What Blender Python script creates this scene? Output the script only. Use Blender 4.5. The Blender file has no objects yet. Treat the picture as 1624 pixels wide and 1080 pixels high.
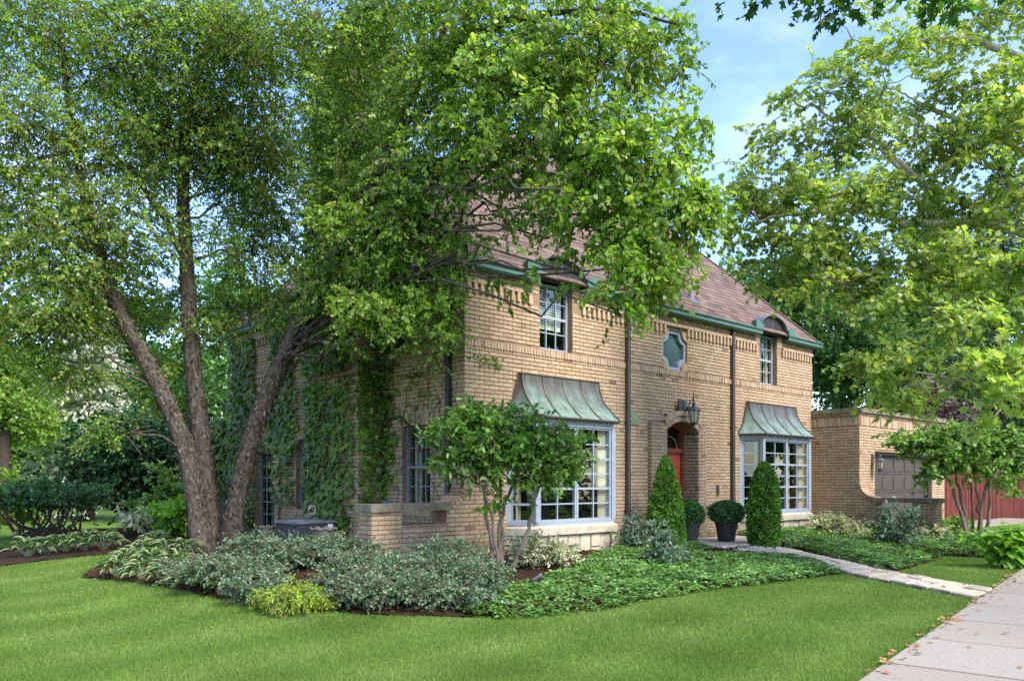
import bpy, math, random
import numpy as np
from mathutils import Vector, Matrix

# ------------------------------------------------------------------ camera, sky, sun, exposure
SC = bpy.context.scene
COL = SC.collection
F, PX0, PY0, CAMH = 1280.0, 812.0, 764.0, 1.45     # focal length (photo pixels), principal column, horizon row, eye height
cam_d = bpy.data.cameras.new('camera'); cam = bpy.data.objects.new('camera', cam_d); COL.objects.link(cam)
cam.location = (0, 0, CAMH); cam.rotation_euler = (math.radians(90), 0, 0)
cam_d.sensor_fit = 'HORIZONTAL'; cam_d.sensor_width = 36; cam_d.lens = 36 * F / 1624
cam_d.shift_y = (PY0 - 540) / 1624; cam_d.clip_start = 0.05; cam_d.clip_end = 3000
SC.camera = cam

SUN_EL, SUN_AZ = math.radians(47), math.radians(138)    # azimuth clockwise from +Y (the view direction)
W = bpy.data.worlds.new('World'); SC.world = W; W.use_nodes = True
wn, wl = W.node_tree.nodes, W.node_tree.links
bg = wn['Background']
sky = wn.new('ShaderNodeTexSky'); sky.sky_type = 'NISHITA'; sky.sun_disc = False
sky.sun_elevation = SUN_EL; sky.sun_rotation = SUN_AZ; sky.air_density = 1.0; sky.dust_density = .45; sky.ozone_density = 1.0
tc = wn.new('ShaderNodeTexCoord'); mp = wn.new('ShaderNodeMapping'); mp.inputs['Scale'].default_value = (1.6, 1.6, 4.5)
nz = wn.new('ShaderNodeTexNoise'); nz.inputs['Scale'].default_value = 1.7; nz.inputs['Detail'].default_value = 7; nz.inputs['Roughness'].default_value = .6
rp = wn.new('ShaderNodeValToRGB'); rp.color_ramp.elements[0].position = .50; rp.color_ramp.elements[1].position = .92
rp.color_ramp.elements[0].color = (.04, .04, .04, 1); rp.color_ramp.elements[1].color = (.8, .8, .8, 1)
mx = wn.new('ShaderNodeMixRGB'); mx.inputs[2].default_value = (3.4, 3.7, 4.4, 1)
wl.new(tc.outputs['Generated'], mp.inputs['Vector']); wl.new(mp.outputs[0], nz.inputs['Vector']); wl.new(nz.outputs['Fac'], rp.inputs[0])
wl.new(rp.outputs[0], mx.inputs[0]); hs = wn.new('ShaderNodeHueSaturation'); hs.inputs['Saturation'].default_value = 1.2; hs.inputs['Hue'].default_value = .514; wl.new(sky.outputs[0], hs.inputs['Color']); wl.new(hs.outputs[0], mx.inputs[1]); wl.new(mx.outputs[0], bg.inputs['Color'])
bg.inputs['Strength'].default_value = 0.12

sun_d = bpy.data.lights.new('sun', 'SUN'); sun = bpy.data.objects.new('sun', sun_d); COL.objects.link(sun)
sun_d.energy = 2.2; sun_d.angle = math.radians(28); sun_d.color = (1.0, .925, .80)
sd = Vector((math.sin(SUN_AZ) * math.cos(SUN_EL), math.cos(SUN_AZ) * math.cos(SUN_EL), math.sin(SUN_EL)))
sun.rotation_euler = sd.to_track_quat('Z', 'Y').to_euler(); sun.location = (8, -12, 20)

vs = SC.view_settings; vs.view_transform = 'Standard'; vs.look = 'None'; vs.gamma = 1; vs.exposure = 2.02; vs.use_curve_mapping = False
SC.render.engine = 'CYCLES'; cy = SC.cycles
cy.use_denoising = False; cy.max_bounces = 7; cy.diffuse_bounces = 3; cy.glossy_bounces = 3; cy.transmission_bounces = 4; cy.transparent_max_bounces = 8
cy.caustics_reflective = False; cy.caustics_refractive = False; cy.sample_clamp_indirect = 6

rng = np.random.default_rng(7); random.seed(7)

# ------------------------------------------------------------------ placing
def P(px, py, Y): return np.array(((px - PX0) / F * Y, Y, CAMH + (PY0 - py) / F * Y))
Cx, Cy = -0.735, 12.55                               # the house corner nearest the camera
U = np.array((0.7325, 0.6808)); V2 = np.array((-0.6808, 0.7325))
HLEN, HDEP, WING = 11.24, 8.5, 11.6
GX0, GX1, GD = 11.24, 16.75, 1.2                     # garage along the front, and how far it stands forward
def to_local(x, y):
    dx, dy = np.asarray(x) - Cx, np.asarray(y) - Cy
    return dx * U[0] + dy * U[1], dx * V2[0] + dy * V2[1]
def to_world(a, b): return Cx + a * U[0] + b * V2[0], Cy + a * U[1] + b * V2[1]
def sstep(t): t = np.clip(t, 0, 1); return t * t * (3 - 2 * t)
def rdist(a, b, a0, a1, b0, b1):
    return np.hypot(np.maximum(np.maximum(a0 - a, a - a1), 0), np.maximum(np.maximum(b0 - b, b - b1), 0))
def H(x, y):
    a, b = to_local(x, y)
    d = np.minimum(rdist(a, b, -1.6, HLEN, 0, WING), rdist(a, b, GX0, 20, -GD, 6))
    return .25 * sstep((4.2 - d) / 3.4)
def G(px, py, lift=0.0):                             # photo pixel -> point on the terrain
    z = 0.0
    for _ in range(12):
        Y = F * (CAMH - z) / max(py - PY0, 4); X = (px - PX0) / F * Y
        z = z * .5 + .5 * (float(H(X, Y)) + lift)
    return np.array((X, Y, z))
def inpoly(x, y, poly):
    x = np.asarray(x); y = np.asarray(y); r = np.zeros(x.shape, bool); n = len(poly)
    for i in range(n):
        x0, y0 = poly[i][:2]; x1, y1 = poly[(i + 1) % n][:2]
        c = ((y0 > y) != (y1 > y)) & (x < (x1 - x0) * (y - y0) / (y1 - y0 + 1e-12) + x0)
        r ^= c
    return r

# ------------------------------------------------------------------ objects
def link(o, parent=None):
    COL.objects.link(o)
    if parent is not None: o.parent = parent
    return o
def tag(o, label=None, cat=None, group=None, kind=None):
    if label: o['label'] = label
    if cat: o['category'] = cat
    if group: o['group'] = group
    if kind: o['kind'] = kind
    return o
def empty(name, loc=(0, 0, 0), rz=0, parent=None, **k):
    o = bpy.data.objects.new(name, None); o.location = tuple(loc); o.rotation_euler = (0, 0, rz); o.empty_display_size = .2
    link(o, parent); return tag(o, **k)
def obj(name, me, mat=None, parent=None, smooth=False, **k):
    if mat is not None and not me.materials: me.materials.append(mat)
    if smooth: me.polygons.foreach_set('use_smooth', np.ones(len(me.polygons), bool))
    o = bpy.data.objects.new(name, me); link(o, parent); return tag(o, **k)
def inst(name, me, parent, loc, rot=None, scale=None):
    o = bpy.data.objects.new(name, me); o.location = loc
    if rot is not None: o.rotation_euler = rot
    if scale is not None: o.scale = scale
    return link(o, parent)

class MB:
    """collects shapes; optional frame maps (a along, d outward, z up) to x,y,z"""
    def __init__(s, fr=None): s.v = []; s.f = []; s.r = []; s.fr = fr; s.cur = 0.0
    def add(s, vs_, fs, r=None):
        b = len(s.v); flip = False
        if s.fr is not None:
            o, ax, out = s.fr; flip = ax[0] * out[1] - ax[1] * out[0] < 0
            vs_ = [(o[0] + ax[0] * p[0] + out[0] * p[1], o[1] + ax[1] * p[0] + out[1] * p[1], p[2]) for p in vs_]
        s.v += [tuple(map(float, p)) for p in vs_]
        for f in fs:
            f = [b + i for i in f]; s.f.append(f[::-1] if flip else f); s.r.append(s.cur if r is None else r)
        return s
    def box(s, x0, x1, y0, y1, z0, z1, r=None, skip=()):
        v = [(x0, y0, z0), (x1, y0, z0), (x1, y1, z0), (x0, y1, z0), (x0, y0, z1), (x1, y0, z1), (x1, y1, z1), (x0, y1, z1)]
        fs = {'b': (0, 3, 2, 1), 't': (4, 5, 6, 7), '-y': (0, 1, 5, 4), '+x': (1, 2, 6, 5), '+y': (2, 3, 7, 6), '-x': (3, 0, 4, 7)}
        return s.add(v, [f for k, f in fs.items() if k not in skip], r)
    def prism(s, poly, y0, y1, r=None):              # poly in (x,z), extruded along y
        n = len(poly)
        v = [(p[0], y0, p[1]) for p in poly] + [(p[0], y1, p[1]) for p in poly]
        fs = [tuple(range(n)), tuple(range(2 * n - 1, n - 1, -1))] + [(i + n, (i + 1) % n + n, (i + 1) % n, i) for i in range(n)]
        return s.add(v, fs, r)
    def slab(s, poly, z0, z1, r=None):               # poly in (x,y), extruded along z
        n = len(poly)
        v = [(p[0], p[1], z0) for p in poly] + [(p[0], p[1], z1) for p in poly]
        fs = [tuple(range(n - 1, -1, -1)), tuple(range(n, 2 * n))] + [(i, (i + 1) % n, (i + 1) % n + n, i + n) for i in range(n)]
        return s.add(v, fs, r)
    def quad(s, a, b, c, d, r=None): return s.add([a, b, c, d], [(0, 1, 2, 3)], r)
    def tube(s, pts, rad, n=6, cap=True, r=None, wob=0.0):
        pts = [np.array(p, float) for p in pts]; m = len(pts)
        if np.isscalar(rad): rad = [rad] * m
        vs_, fs = [], []
        t = pts[1] - pts[0]; ref = np.array((0, 0, 1.)) if abs(t[2]) < .9 * np.linalg.norm(t) else np.array((1., 0, 0))
        for i in range(m):
            t = pts[min(i + 1, m - 1)] - pts[max(i - 1, 0)]; t /= np.linalg.norm(t) + 1e-9
            x = ref - t * (ref @ t); x /= np.linalg.norm(x) + 1e-9; y = np.cross(t, x); ref = x
            for k in range(n):
                q = 2 * math.pi * k / n; rr = rad[i] * (1 + wob * random.uniform(-1, 1))
                vs_.append(pts[i] + rr * (math.cos(q) * x + math.sin(q) * y))
        for i in range(m - 1):
            for k in range(n):
                k2 = (k + 1) % n; fs.append((i * n + k, i * n + k2, (i + 1) * n + k2, (i + 1) * n + k))
        if cap: fs += [tuple(range(n - 1, -1, -1)), tuple(range((m - 1) * n, m * n))]
        return s.add(vs_, fs, r)
    def lathe(s, prof, n=16, c=(0, 0), r=None, wave=None):
        vs_, fs = [], []
        for (q, z) in prof:
            for k in range(n):
                a = 2 * math.pi * k / n; rr = q * (1 if wave is None else 1 + wave(z, a))
                vs_.append((c[0] + rr * math.cos(a), c[1] + rr * math.sin(a), z))
        for i in range(len(prof) - 1):
            for k in range(n):
                k2 = (k + 1) % n; fs.append((i * n + k, i * n + k2, (i + 1) * n + k2, (i + 1) * n + k))
        fs += [tuple(range(n - 1, -1, -1)), tuple(range((len(prof) - 1) * n, len(prof) * n))]
        return s.add(vs_, fs, r)
    def mesh(s, name='m'):
        me = bpy.data.meshes.new(name); me.from_pydata(s.v, [], s.f)
        a = me.attributes.new('rnd', 'FLOAT', 'FACE'); a.data.foreach_set('value', np.array(s.r, 'f')); me.update(); return me
    def build(s, name, mat, parent=None, smooth=False, **k): return obj(name, s.mesh(name), mat, parent, smooth, **k)

def npmesh(name, Vv, Fv, r=None):
    """Vv (n,3), Fv (m,k)"""
    me = bpy.data.meshes.new(name); m, k = Fv.shape
    me.vertices.add(len(Vv)); me.vertices.foreach_set('co', np.ascontiguousarray(Vv, 'f').ravel())
    me.loops.add(m * k); me.loops.foreach_set('vertex_index', np.ascontiguousarray(Fv, 'i').ravel())
    me.polygons.add(m); me.polygons.foreach_set('loop_start', np.arange(0, m * k, k, dtype='i'))
    if r is not None:
        a = me.attributes.new('rnd', 'FLOAT', 'FACE'); a.data.foreach_set('value', np.ascontiguousarray(r, 'f'))
    me.update(calc_edges=True); return me

# ------------------------------------------------------------------ materials
def new_mat(name):
    m = bpy.data.materials.new(name); m.use_nodes = True
    return m, m.node_tree.nodes, m.node_tree.links, m.node_tree.nodes['Principled BSDF']
def ramp(n, cols):
    r = n.new('ShaderNodeValToRGB'); e = r.color_ramp.elements
    while len(e) < len(cols): e.new(.5)
    for i, c in enumerate(cols):
        pos, col = (i / max(1, len(cols) - 1), c) if len(c) == 3 else (c[0], c[1:])
        e[i].position = pos; e[i].color = (*col, 1)
    return r
def noise(n, l, scale, detail=4, rough=.55, stretch=None, coord='Object'):
    t = n.new('ShaderNodeTexCoord'); z = n.new('ShaderNodeTexNoise')
    z.inputs['Scale'].default_value = scale; z.inputs['Detail'].default_value = detail; z.inputs['Roughness'].default_value = rough
    if stretch:
        m = n.new('ShaderNodeMapping'); m.inputs['Scale'].default_value = stretch
        l.new(t.outputs[coord], m.inputs['Vector']); l.new(m.outputs[0], z.inputs['Vector'])
    else: l.new(t.outputs[coord], z.inputs['Vector'])
    return z
def mixc(n, l, fac, a, b, mode='MIX'):
    m = n.new('ShaderNodeMixRGB'); m.blend_type = mode
    for s, v in ((m.inputs[0], fac), (m.inputs[1], a), (m.inputs[2], b)):
        if hasattr(v, 'links'): l.new(v, s)
        elif isinstance(v, (int, float)): s.default_value = v
        else: s.default_value = (*v, 1)
    return m.outputs[0]
def remap(n, l, src, a, b, c=0., d=1.):
    m = n.new('ShaderNodeMapRange'); m.inputs[1].default_value = a; m.inputs[2].default_value = b; m.inputs[3].default_value = c; m.inputs[4].default_value = d
    l.new(src, m.inputs[0]); return m.outputs[0]
def solid(name, cols, rough=.6, spec=.4, metal=0., nscale=6., namt=.5, bump=0., bscale=40., stretch=None, rnd=False, coord='Object', dirt=None):
    """cols: list of colours picked by the rnd attribute (rnd=True) or by noise"""
    m, n, l, b = new_mat(name)
    cols = cols if isinstance(cols[0], (tuple, list)) else [cols]
    z = noise(n, l, nscale, 5, .6, stretch, coord)
    if rnd:
        at = n.new('ShaderNodeAttribute'); at.attribute_name = 'rnd'; r = ramp(n, cols); l.new(at.outputs['Fac'], r.inputs[0])
        v = remap(n, l, z.outputs['Fac'], .3, .7, 1 - namt, 1 + namt * .6)
        c = mixc(n, l, 1., r.outputs[0], v, 'MULTIPLY')
    elif len(cols) > 1:
        r = ramp(n, cols); f = remap(n, l, z.outputs['Fac'], .3, .7); l.new(f, r.inputs[0]); c = r.outputs[0]
    else:
        v = remap(n, l, z.outputs['Fac'], .3, .7, 1 - namt * .5, 1 + namt * .4)
        c = mixc(n, l, 1., cols[0], v, 'MULTIPLY')
    if dirt:
        dcol, dsc, lo, hi = dirt; dz = noise(n, l, dsc, 6, .65, None, coord)
        c = mixc(n, l, remap(n, l, dz.outputs['Fac'], lo, hi), c, dcol)
    l.new(c, b.inputs['Base Color']); b.inputs['Roughness'].default_value = rough; b.inputs['Specular IOR Level'].default_value = spec; b.inputs['Metallic'].default_value = metal
    if bump:
        bz = noise(n, l, bscale, 5, .6, stretch, coord); bp = n.new('ShaderNodeBump'); bp.inputs['Strength'].default_value = bump; bp.inputs['Distance'].default_value = .02
        l.new(bz.outputs['Fac'], bp.inputs['Height']); l.new(bp.outputs[0], b.inputs['Normal'])
    return m
def leafmat(name, cols, trans=.35, rough=.42, spec=.35, big=.9, tcol=None, amt=.35):
    """cols picked per leaf, drifting slowly through the crown"""
    m, n, l, b = new_mat(name)
    at = n.new('ShaderNodeAttribute'); at.attribute_name = 'rnd'; r = ramp(n, cols); l.new(at.outputs['Fac'], r.inputs[0])
    z = noise(n, l, big, 3, .5); v = remap(n, l, z.outputs['Fac'], .3, .7, 1 - amt, 1 + amt)
    c = mixc(n, l, 1., r.outputs[0], v, 'MULTIPLY'); l.new(c, b.inputs['Base Color'])
    b.inputs['Roughness'].default_value = rough; b.inputs['Specular IOR Level'].default_value = spec
    t = n.new('ShaderNodeBsdfTranslucent'); tc_ = mixc(n, l, 1., c, tcol or (1.5, 1.6, .55), 'MULTIPLY'); l.new(tc_, t.inputs['Color'])
    mxs = n.new('ShaderNodeMixShader'); mxs.inputs[0].default_value = trans
    out = [x for x in n if x.type == 'OUTPUT_MATERIAL'][0]
    l.new(b.outputs[0], mxs.inputs[1]); l.new(t.outputs[0], mxs.inputs[2]); l.new(mxs.outputs[0], out.inputs['Surface'])
    return m

BRICKC = [(0., .16, .108, .075), (.012, .26, .18, .125), (.03, .365, .258, .17), (.3, .40, .288, .192), (.6, .43, .315, .214), (.9, .46, .345, .24), (1., .37, .255, .162)]
def brick_material(name, weather=.75):
    m, n, l, b = new_mat(name)
    at = n.new('ShaderNodeAttribute'); at.attribute_name = 'rnd'; r = ramp(n, BRICKC); l.new(at.outputs['Fac'], r.inputs[0])
    z = noise(n, l, 60, 4, .7); v = remap(n, l, z.outputs['Fac'], .3, .7, .78, 1.14); c = mixc(n, l, 1., r.outputs[0], v, 'MULTIPLY')
    g = n.new('ShaderNodeNewGeometry'); ns = n.new('ShaderNodeTexNoise'); ns.inputs['Scale'].default_value = .9; ns.inputs['Detail'].default_value = 6; l.new(g.outputs['Position'], ns.inputs['Vector'])
    c = mixc(n, l, remap(n, l, ns.outputs['Fac'], .5, .85, 0, weather * .6), c, (.33, .19, .10))
    n3 = n.new('ShaderNodeTexNoise'); n3.inputs['Scale'].default_value = 2.6; n3.inputs['Detail'].default_value = 8; n3.inputs['Roughness'].default_value = .7; l.new(g.outputs['Position'], n3.inputs['Vector'])
    c = mixc(n, l, remap(n, l, n3.outputs['Fac'], .66, .82, 0, .7), c, (.10, .07, .045))
    mpv = n.new('ShaderNodeMapping'); mpv.inputs['Scale'].default_value = (5, 5, .45); n4 = n.new('ShaderNodeTexNoise'); n4.inputs['Scale'].default_value = 1.; n4.inputs['Detail'].default_value = 6; l.new(g.outputs['Position'], mpv.inputs['Vector']); l.new(mpv.outputs[0], n4.inputs['Vector'])
    c = mixc(n, l, remap(n, l, n4.outputs['Fac'], .58, .80, 0, .45), c, (.20, .125, .075))   # rain streaks
    sx = n.new('ShaderNodeSeparateXYZ'); l.new(g.outputs['Position'], sx.inputs[0])          # moss and splash stain on the lowest courses
    mo = n.new('ShaderNodeMath'); mo.operation = 'MULTIPLY'; l.new(remap(n, l, sx.outputs['Z'], .25, 1.0, 1, 0), mo.inputs[0]); l.new(remap(n, l, n3.outputs['Fac'], .42, .62), mo.inputs[1])
    c = mixc(n, l, mo.outputs[0], c, (.15, .14, .055))
    l.new(c, b.inputs['Base Color']); b.inputs['Roughness'].default_value = .88; b.inputs['Specular IOR Level'].default_value = .2
    bz = noise(n, l, 110, 4, .7); bp = n.new('ShaderNodeBump'); bp.inputs['Strength'].default_value = .5; bp.inputs['Distance'].default_value = .006
    l.new(bz.outputs['Fac'], bp.inputs['Height']); l.new(bp.outputs[0], b.inputs['Normal'])
    return m
M = {}
M['brick'] = brick_material('buff_brick')
M['mortar'] = solid('brown_mortar', [(.23, .15, .10), (.31, .21, .145)], .95, .1, nscale=9, bump=.4, bscale=160)
M['stone'] = solid('limestone', [(.38, .33, .25), (.50, .45, .36)], .85, .2, nscale=5, bump=.7, bscale=18, rnd=False, dirt=((.22, .19, .13), 3., .5, .78))
M['coping'] = solid('weathered_coping', [(.14, .125, .092), (.25, .22, .165)], .9, .15, nscale=4, bump=.5, bscale=30, dirt=((.07, .075, .05), 6., .5, .75))
M['ledge'] = solid('limestone_ledge', [(.36, .33, .26), (.46, .42, .34)], .8, .2, nscale=3, bump=.3, bscale=40, dirt=((.24, .22, .15), 4., .48, .75))
M['trim'] = solid('blue_grey_paint', [(.25, .29, .355)], .45, .4, nscale=8, namt=.25, bump=.08, bscale=60, dirt=((.25, .27, .28), 9., .6, .85))
M['trim_dim'] = solid('grey_sash_paint', [(.20, .22, .23)], .5, .4, nscale=8, namt=.3, dirt=((.16, .16, .15), 9., .55, .8))
M['muntin'] = solid('white_muntin_paint', [(.28, .325, .37)], .45, .4, nscale=8, namt=.2)
M['shingle'] = solid('asphalt_shingle', [(.0, .10, .068, .06), (.2, .185, .13, .113), (.45, .14, .098, .086), (.7, .215, .152, .128), (1., .12, .088, .082)], .95, .15, nscale=70, namt=.35, bump=.5, bscale=220, rnd=True, dirt=((.17, .14, .12), 1.3, .55, .8))
M['copper'] = None
m, n, l, b = new_mat('patinated_copper')
z1 = noise(n, l, 2.2, 6, .65, (3, 3, .7)); z2 = noise(n, l, 9, 6, .7, (2, 2, .5))
tcx = n.new('ShaderNodeTexCoord'); sx = n.new('ShaderNodeSeparateXYZ'); l.new(tcx.outputs['Object'], sx.inputs[0])
ad = n.new('ShaderNodeMath'); ad.operation = 'ADD'; l.new(remap(n, l, sx.outputs['Z'], 2.5, 3.25, .12, -.30), ad.inputs[0]); l.new(z1.outputs['Fac'], ad.inputs[1])
ad2 = n.new('ShaderNodeMath'); ad2.operation = 'MULTIPLY_ADD'; l.new(z2.outputs['Fac'], ad2.inputs[0]); ad2.inputs[1].default_value = .35; l.new(ad.outputs[0], ad2.inputs[2])
r = ramp(n, [(.30, .06, .05, .044), (.45, .085, .08, .068), (.60, .10, .135, .11), (.75, .15, .22, .18), (.95, .22, .30, .25)]); l.new(ad2.outputs[0], r.inputs[0])
l.new(r.outputs[0], b.inputs['Base Color']); b.inputs['Roughness'].default_value = .5; b.inputs['Metallic'].default_value = .15; M['copper'] = m
M['verdigris'] = solid('verdigris_gutter', [(.055, .125, .095), (.09, .19, .15)], .55, .4, .1, nscale=5, bump=.1, bscale=30, dirt=((.05, .09, .075), 5., .52, .75))
M['bronze'] = solid('dark_bronze_metal', [(.055, .045, .042), (.085, .07, .065)], .5, .4, .2, nscale=3)
M['dormer_face'] = solid('dark_grey_dormer_panel', [(.019, .017, .0165), (.03, .0265, .026)], .6, .35, nscale=3)
M['dormer_top'] = solid('pale_metal_dormer_roof', [(.10, .10, .11), (.18, .18, .20)], .4, .5, .3, nscale=4)
M['black'] = solid('black_painted_metal', [(.018, .018, .02)], .45, .45, nscale=6)
M['lantern'] = solid('grey_black_lantern_metal', [(.05, .055, .065), (.085, .09, .10)], .45, .5, .3, nscale=10)
M['door'] = solid('red_brown_door_paint', [(.27, .05, .032), (.33, .066, .042)], .45, .4, nscale=4, bump=.05)
M['doorframe'] = solid('dark_red_frame_paint', [(.17, .035, .025), (.22, .05, .035)], .5, .4, nscale=4)
M['garage'] = solid('brown_grey_garage_panel', [(.052, .043, .04), (.066, .054, .05)], .6, .35, nscale=3, bump=.05, dirt=((.045, .037, .034), 4., .5, .75))
M['fence'] = solid('dark_red_fence_stain', [(0., .085, .016, .013), (.5, .12, .022, .018), (1., .14, .036, .027)], .8, .2, nscale=4, namt=.5, stretch=(3, 3, .5), rnd=True, bump=.2, bscale=25)
M['plaque'] = solid('green_painted_plaque', [(.17, .24, .13), (.21, .29, .16)], .6, .3, nscale=20, bump=.25, bscale=90)
M['brass'] = solid('aged_brass', [(.16, .11, .05), (.24, .17, .08)], .45, .5, .6, nscale=14)
M['curtain'] = solid('cream_curtain', [(.60, .52, .40), (.74, .66, .54)], .9, .1, nscale=4, stretch=(6, 6, .3))
M['blind'] = solid('cream_blind', [(.70, .66, .55)], .7, .2, nscale=4, namt=.15)
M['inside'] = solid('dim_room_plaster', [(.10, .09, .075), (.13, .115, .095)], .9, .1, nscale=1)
M['concrete'] = solid('sidewalk_concrete', [(0., .275, .245, .205), (.5, .32, .288, .245), (1., .295, .27, .235)], .92, .15, nscale=40, namt=.25, bump=.35, bscale=120, rnd=True, dirt=((.20, .17, .145), 7., .58, .85))
M['flag'] = solid('flagstone', [(0., .38, .33, .25), (.35, .50, .44, .35), (.7, .44, .40, .34), (1., .56, .47, .33)], .9, .2, nscale=5, namt=.35, bump=.6, bscale=22, rnd=True, dirt=((.24, .19, .14), 3., .55, .8))
M['mulch'] = solid('brown_mulch', [(.022, .012, .008), (.065, .034, .021)], .97, .1, nscale=45, bump=1., bscale=60)
M['pot'] = solid('black_pot', [(.022, .021, .021), (.04, .038, .036)], .6, .35, nscale=8, bump=.2, bscale=30)
M['urn'] = solid('grey_cast_urn', [(.12, .11, .09), (.20, .185, .16)], .9, .15, nscale=9, bump=.4, bscale=40, dirt=((.10, .10, .07), 6, .5, .75))
M['acmetal'] = solid('blue_grey_condenser_metal', [(.045, .052, .065), (.07, .078, .09)], .5, .4, .2, nscale=3)
M['actop'] = solid('pale_grey_condenser_lid', [(.15, .16, .18)], .5, .4, nscale=5)
M['white'] = solid('white_label', [(.75, .75, .73)], .6, .3, namt=.1)
M['box'] = solid('grey_green_meter_box', [(.20, .27, .26), (.25, .32, .31)], .5, .4, .1, nscale=6)
M['soil'] = solid('dark_potting_soil', [(.03, .02, .014)], .95, .1, nscale=20)
M['dryleaf'] = solid('dry_brown_leaf', [(0., .22, .10, .045), (.5, .36, .19, .09), (.8, .45, .27, .14), (1., .42, .34, .08)], .8, .2, nscale=30, rnd=True)
def bark(name, cols, scale, st, bump):
    m, n, l, b = new_mat(name); z = noise(n, l, scale, 8, .7, st); r = ramp(n, cols); l.new(remap(n, l, z.outputs['Fac'], .3, .7), r.inputs[0])
    l.new(r.outputs[0], b.inputs['Base Color']); b.inputs['Roughness'].default_value = .9; b.inputs['Specular IOR Level'].default_value = .15
    bp = n.new('ShaderNodeBump'); bp.inputs['Strength'].default_value = bump; bp.inputs['Distance'].default_value = .04; l.new(z.outputs['Fac'], bp.inputs['Height']); l.new(bp.outputs[0], b.inputs['Normal']); return m
M['birchbark'] = bark('peeling_birch_bark', [(.018, .014, .012), (.066, .051, .041), (.12, .096, .079), (.19, .158, .132)], 8, (2.4, 2.4, .8), 1.)
M['flake'] = solid('bark_flake', [(0., .04, .03, .024), (.5, .105, .083, .067), (1., .19, .155, .128)], .9, .15, nscale=20, rnd=True)
M['palebark'] = bark('pale_plane_bark', [(.17, .14, .10), (.38, .33, .25), (.50, .45, .36)], 5, (1, 1, 1), .3)
M['darkbark'] = bark('dark_bark', [(.035, .026, .02), (.09, .07, .055)], 9, (2, 2, .6), .8)
M['greybark'] = bark('grey_stem_bark', [(.11, .085, .065), (.24, .20, .16)], 14, (2, 2, .6), .5)
M['twig'] = solid('brown_twig', [(.07, .05, .035), (.12, .085, .06)], .85, .15, nscale=20)
# glass: thin pane that mirrors a little and shows the room
m, n, l, b = new_mat('window_glass'); out = [x for x in n if x.type == 'OUTPUT_MATERIAL'][0]
gl = n.new('ShaderNodeBsdfGlossy'); gl.inputs['Roughness'].default_value = .02; gl.inputs['Color'].default_value = (.92, .96, 1, 1)
tr = n.new('ShaderNodeBsdfTransparent'); tr.inputs['Color'].default_value = (.80, .86, .84, 1)
lw = n.new('ShaderNodeLayerWeight'); lw.inputs['Blend'].default_value = .5; pw = n.new('ShaderNodeMath'); pw.operation = 'POWER'; pw.inputs[1].default_value = 3.; l.new(lw.outputs['Facing'], pw.inputs[0]); ms = n.new('ShaderNodeMixShader')
l.new(remap(n, l, pw.outputs[0], 0, 1, .075, .8), ms.inputs[0]); l.new(tr.outputs[0], ms.inputs[1]); l.new(gl.outputs[0], ms.inputs[2]); l.new(ms.outputs[0], out.inputs['Surface']); M['glass'] = m
m, n, l, b = new_mat('frosted_green_glass'); b.inputs['Base Color'].default_value = (.055, .10, .095, 1); b.inputs['Roughness'].default_value = .1; b.inputs['Specular IOR Level'].default_value = .4; M['glass_teal'] = m
m, n, l, b = new_mat('lantern_glass'); b.inputs['Base Color'].default_value = (.55, .5, .40, 1); b.inputs['Roughness'].default_value = .15; b.inputs['Alpha'].default_value = .75; M['glass_lamp'] = m
# ------------------------------------------------------------------ ground
SDIR = np.array((.62, .785)); SDIR /= np.linalg.norm(SDIR); SRT = np.array((SDIR[1], -SDIR[0])); E0 = np.array((2.54, 5.87)); SWID = 1.65
def pxl(pts): return [tuple(G(*p)[:2]) for p in pts]
bed_left = pxl([(128, 917), (190, 921), (265, 932), (330, 947), (400, 958), (470, 967), (560, 974), (640, 977), (760, 979), (900, 972), (980, 962), (1040, 948), (1130, 934), (1240, 922), (1333, 910), (1300, 893), (1240, 880)]) \
    + [to_world(6.2, -1.6), to_world(4.8, -1.6), to_world(4.7, -.02), to_world(0, -.02), to_world(0, .2), to_world(-.05, 8.5), to_world(-.05, 11.6), to_world(-2.6, 12.5)] + pxl([(205, 876), (150, 900)])
bed_right = pxl([(1222, 868), (1290, 880), (1340, 893), (1398, 906), (1425, 906), (1470, 893), (1495, 882), (1560, 885), (1630, 891), (1720, 899), (1720, 872), (1560, 861), (1486, 860)]) \
    + [to_world(11.15, -2.9), to_world(11.2, -.02), to_world(7.6, -.02), to_world(7.55, -1.2)]
bed_far = pxl([(-60, 905), (40, 893), (120, 884), (215, 876), (290, 866), (290, 856), (120, 866), (-60, 872)])
path_l = pxl([(1160, 874), (1240, 880), (1300, 893), (1335, 909), (1400, 922), (1470, 936), (1548, 951)])
path_r = pxl([(1215, 866), (1290, 880), (1345, 893), (1398, 905), (1440, 913), (1505, 926), (1575, 938)])
path_poly = path_l + path_r[::-1]
stoop_poly = [to_world(4.75, -.02), to_world(4.75, -1.55), to_world(7.7, -1.55), to_world(7.7, -.02)]
walk_poly = [tuple(E0 + SDIR * t + SRT * w) for t, w in ((-12, 0), (40, 0), (40, SWID), (-12, SWID))]
house_poly = [to_world(*p) for p in ((-1.7, .4), (-1.7, 0), (11.24, 0), (11.24, -1.2), (20, -1.2), (20, 12), (0, 12), (0, .4))]
drive_poly = [to_world(*p) for p in ((11.5, -1.2), (11.5, -2.35), (22, -2.6), (22, -1.2))]
bed_polys = [bed_left, bed_right, bed_far]

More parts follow.
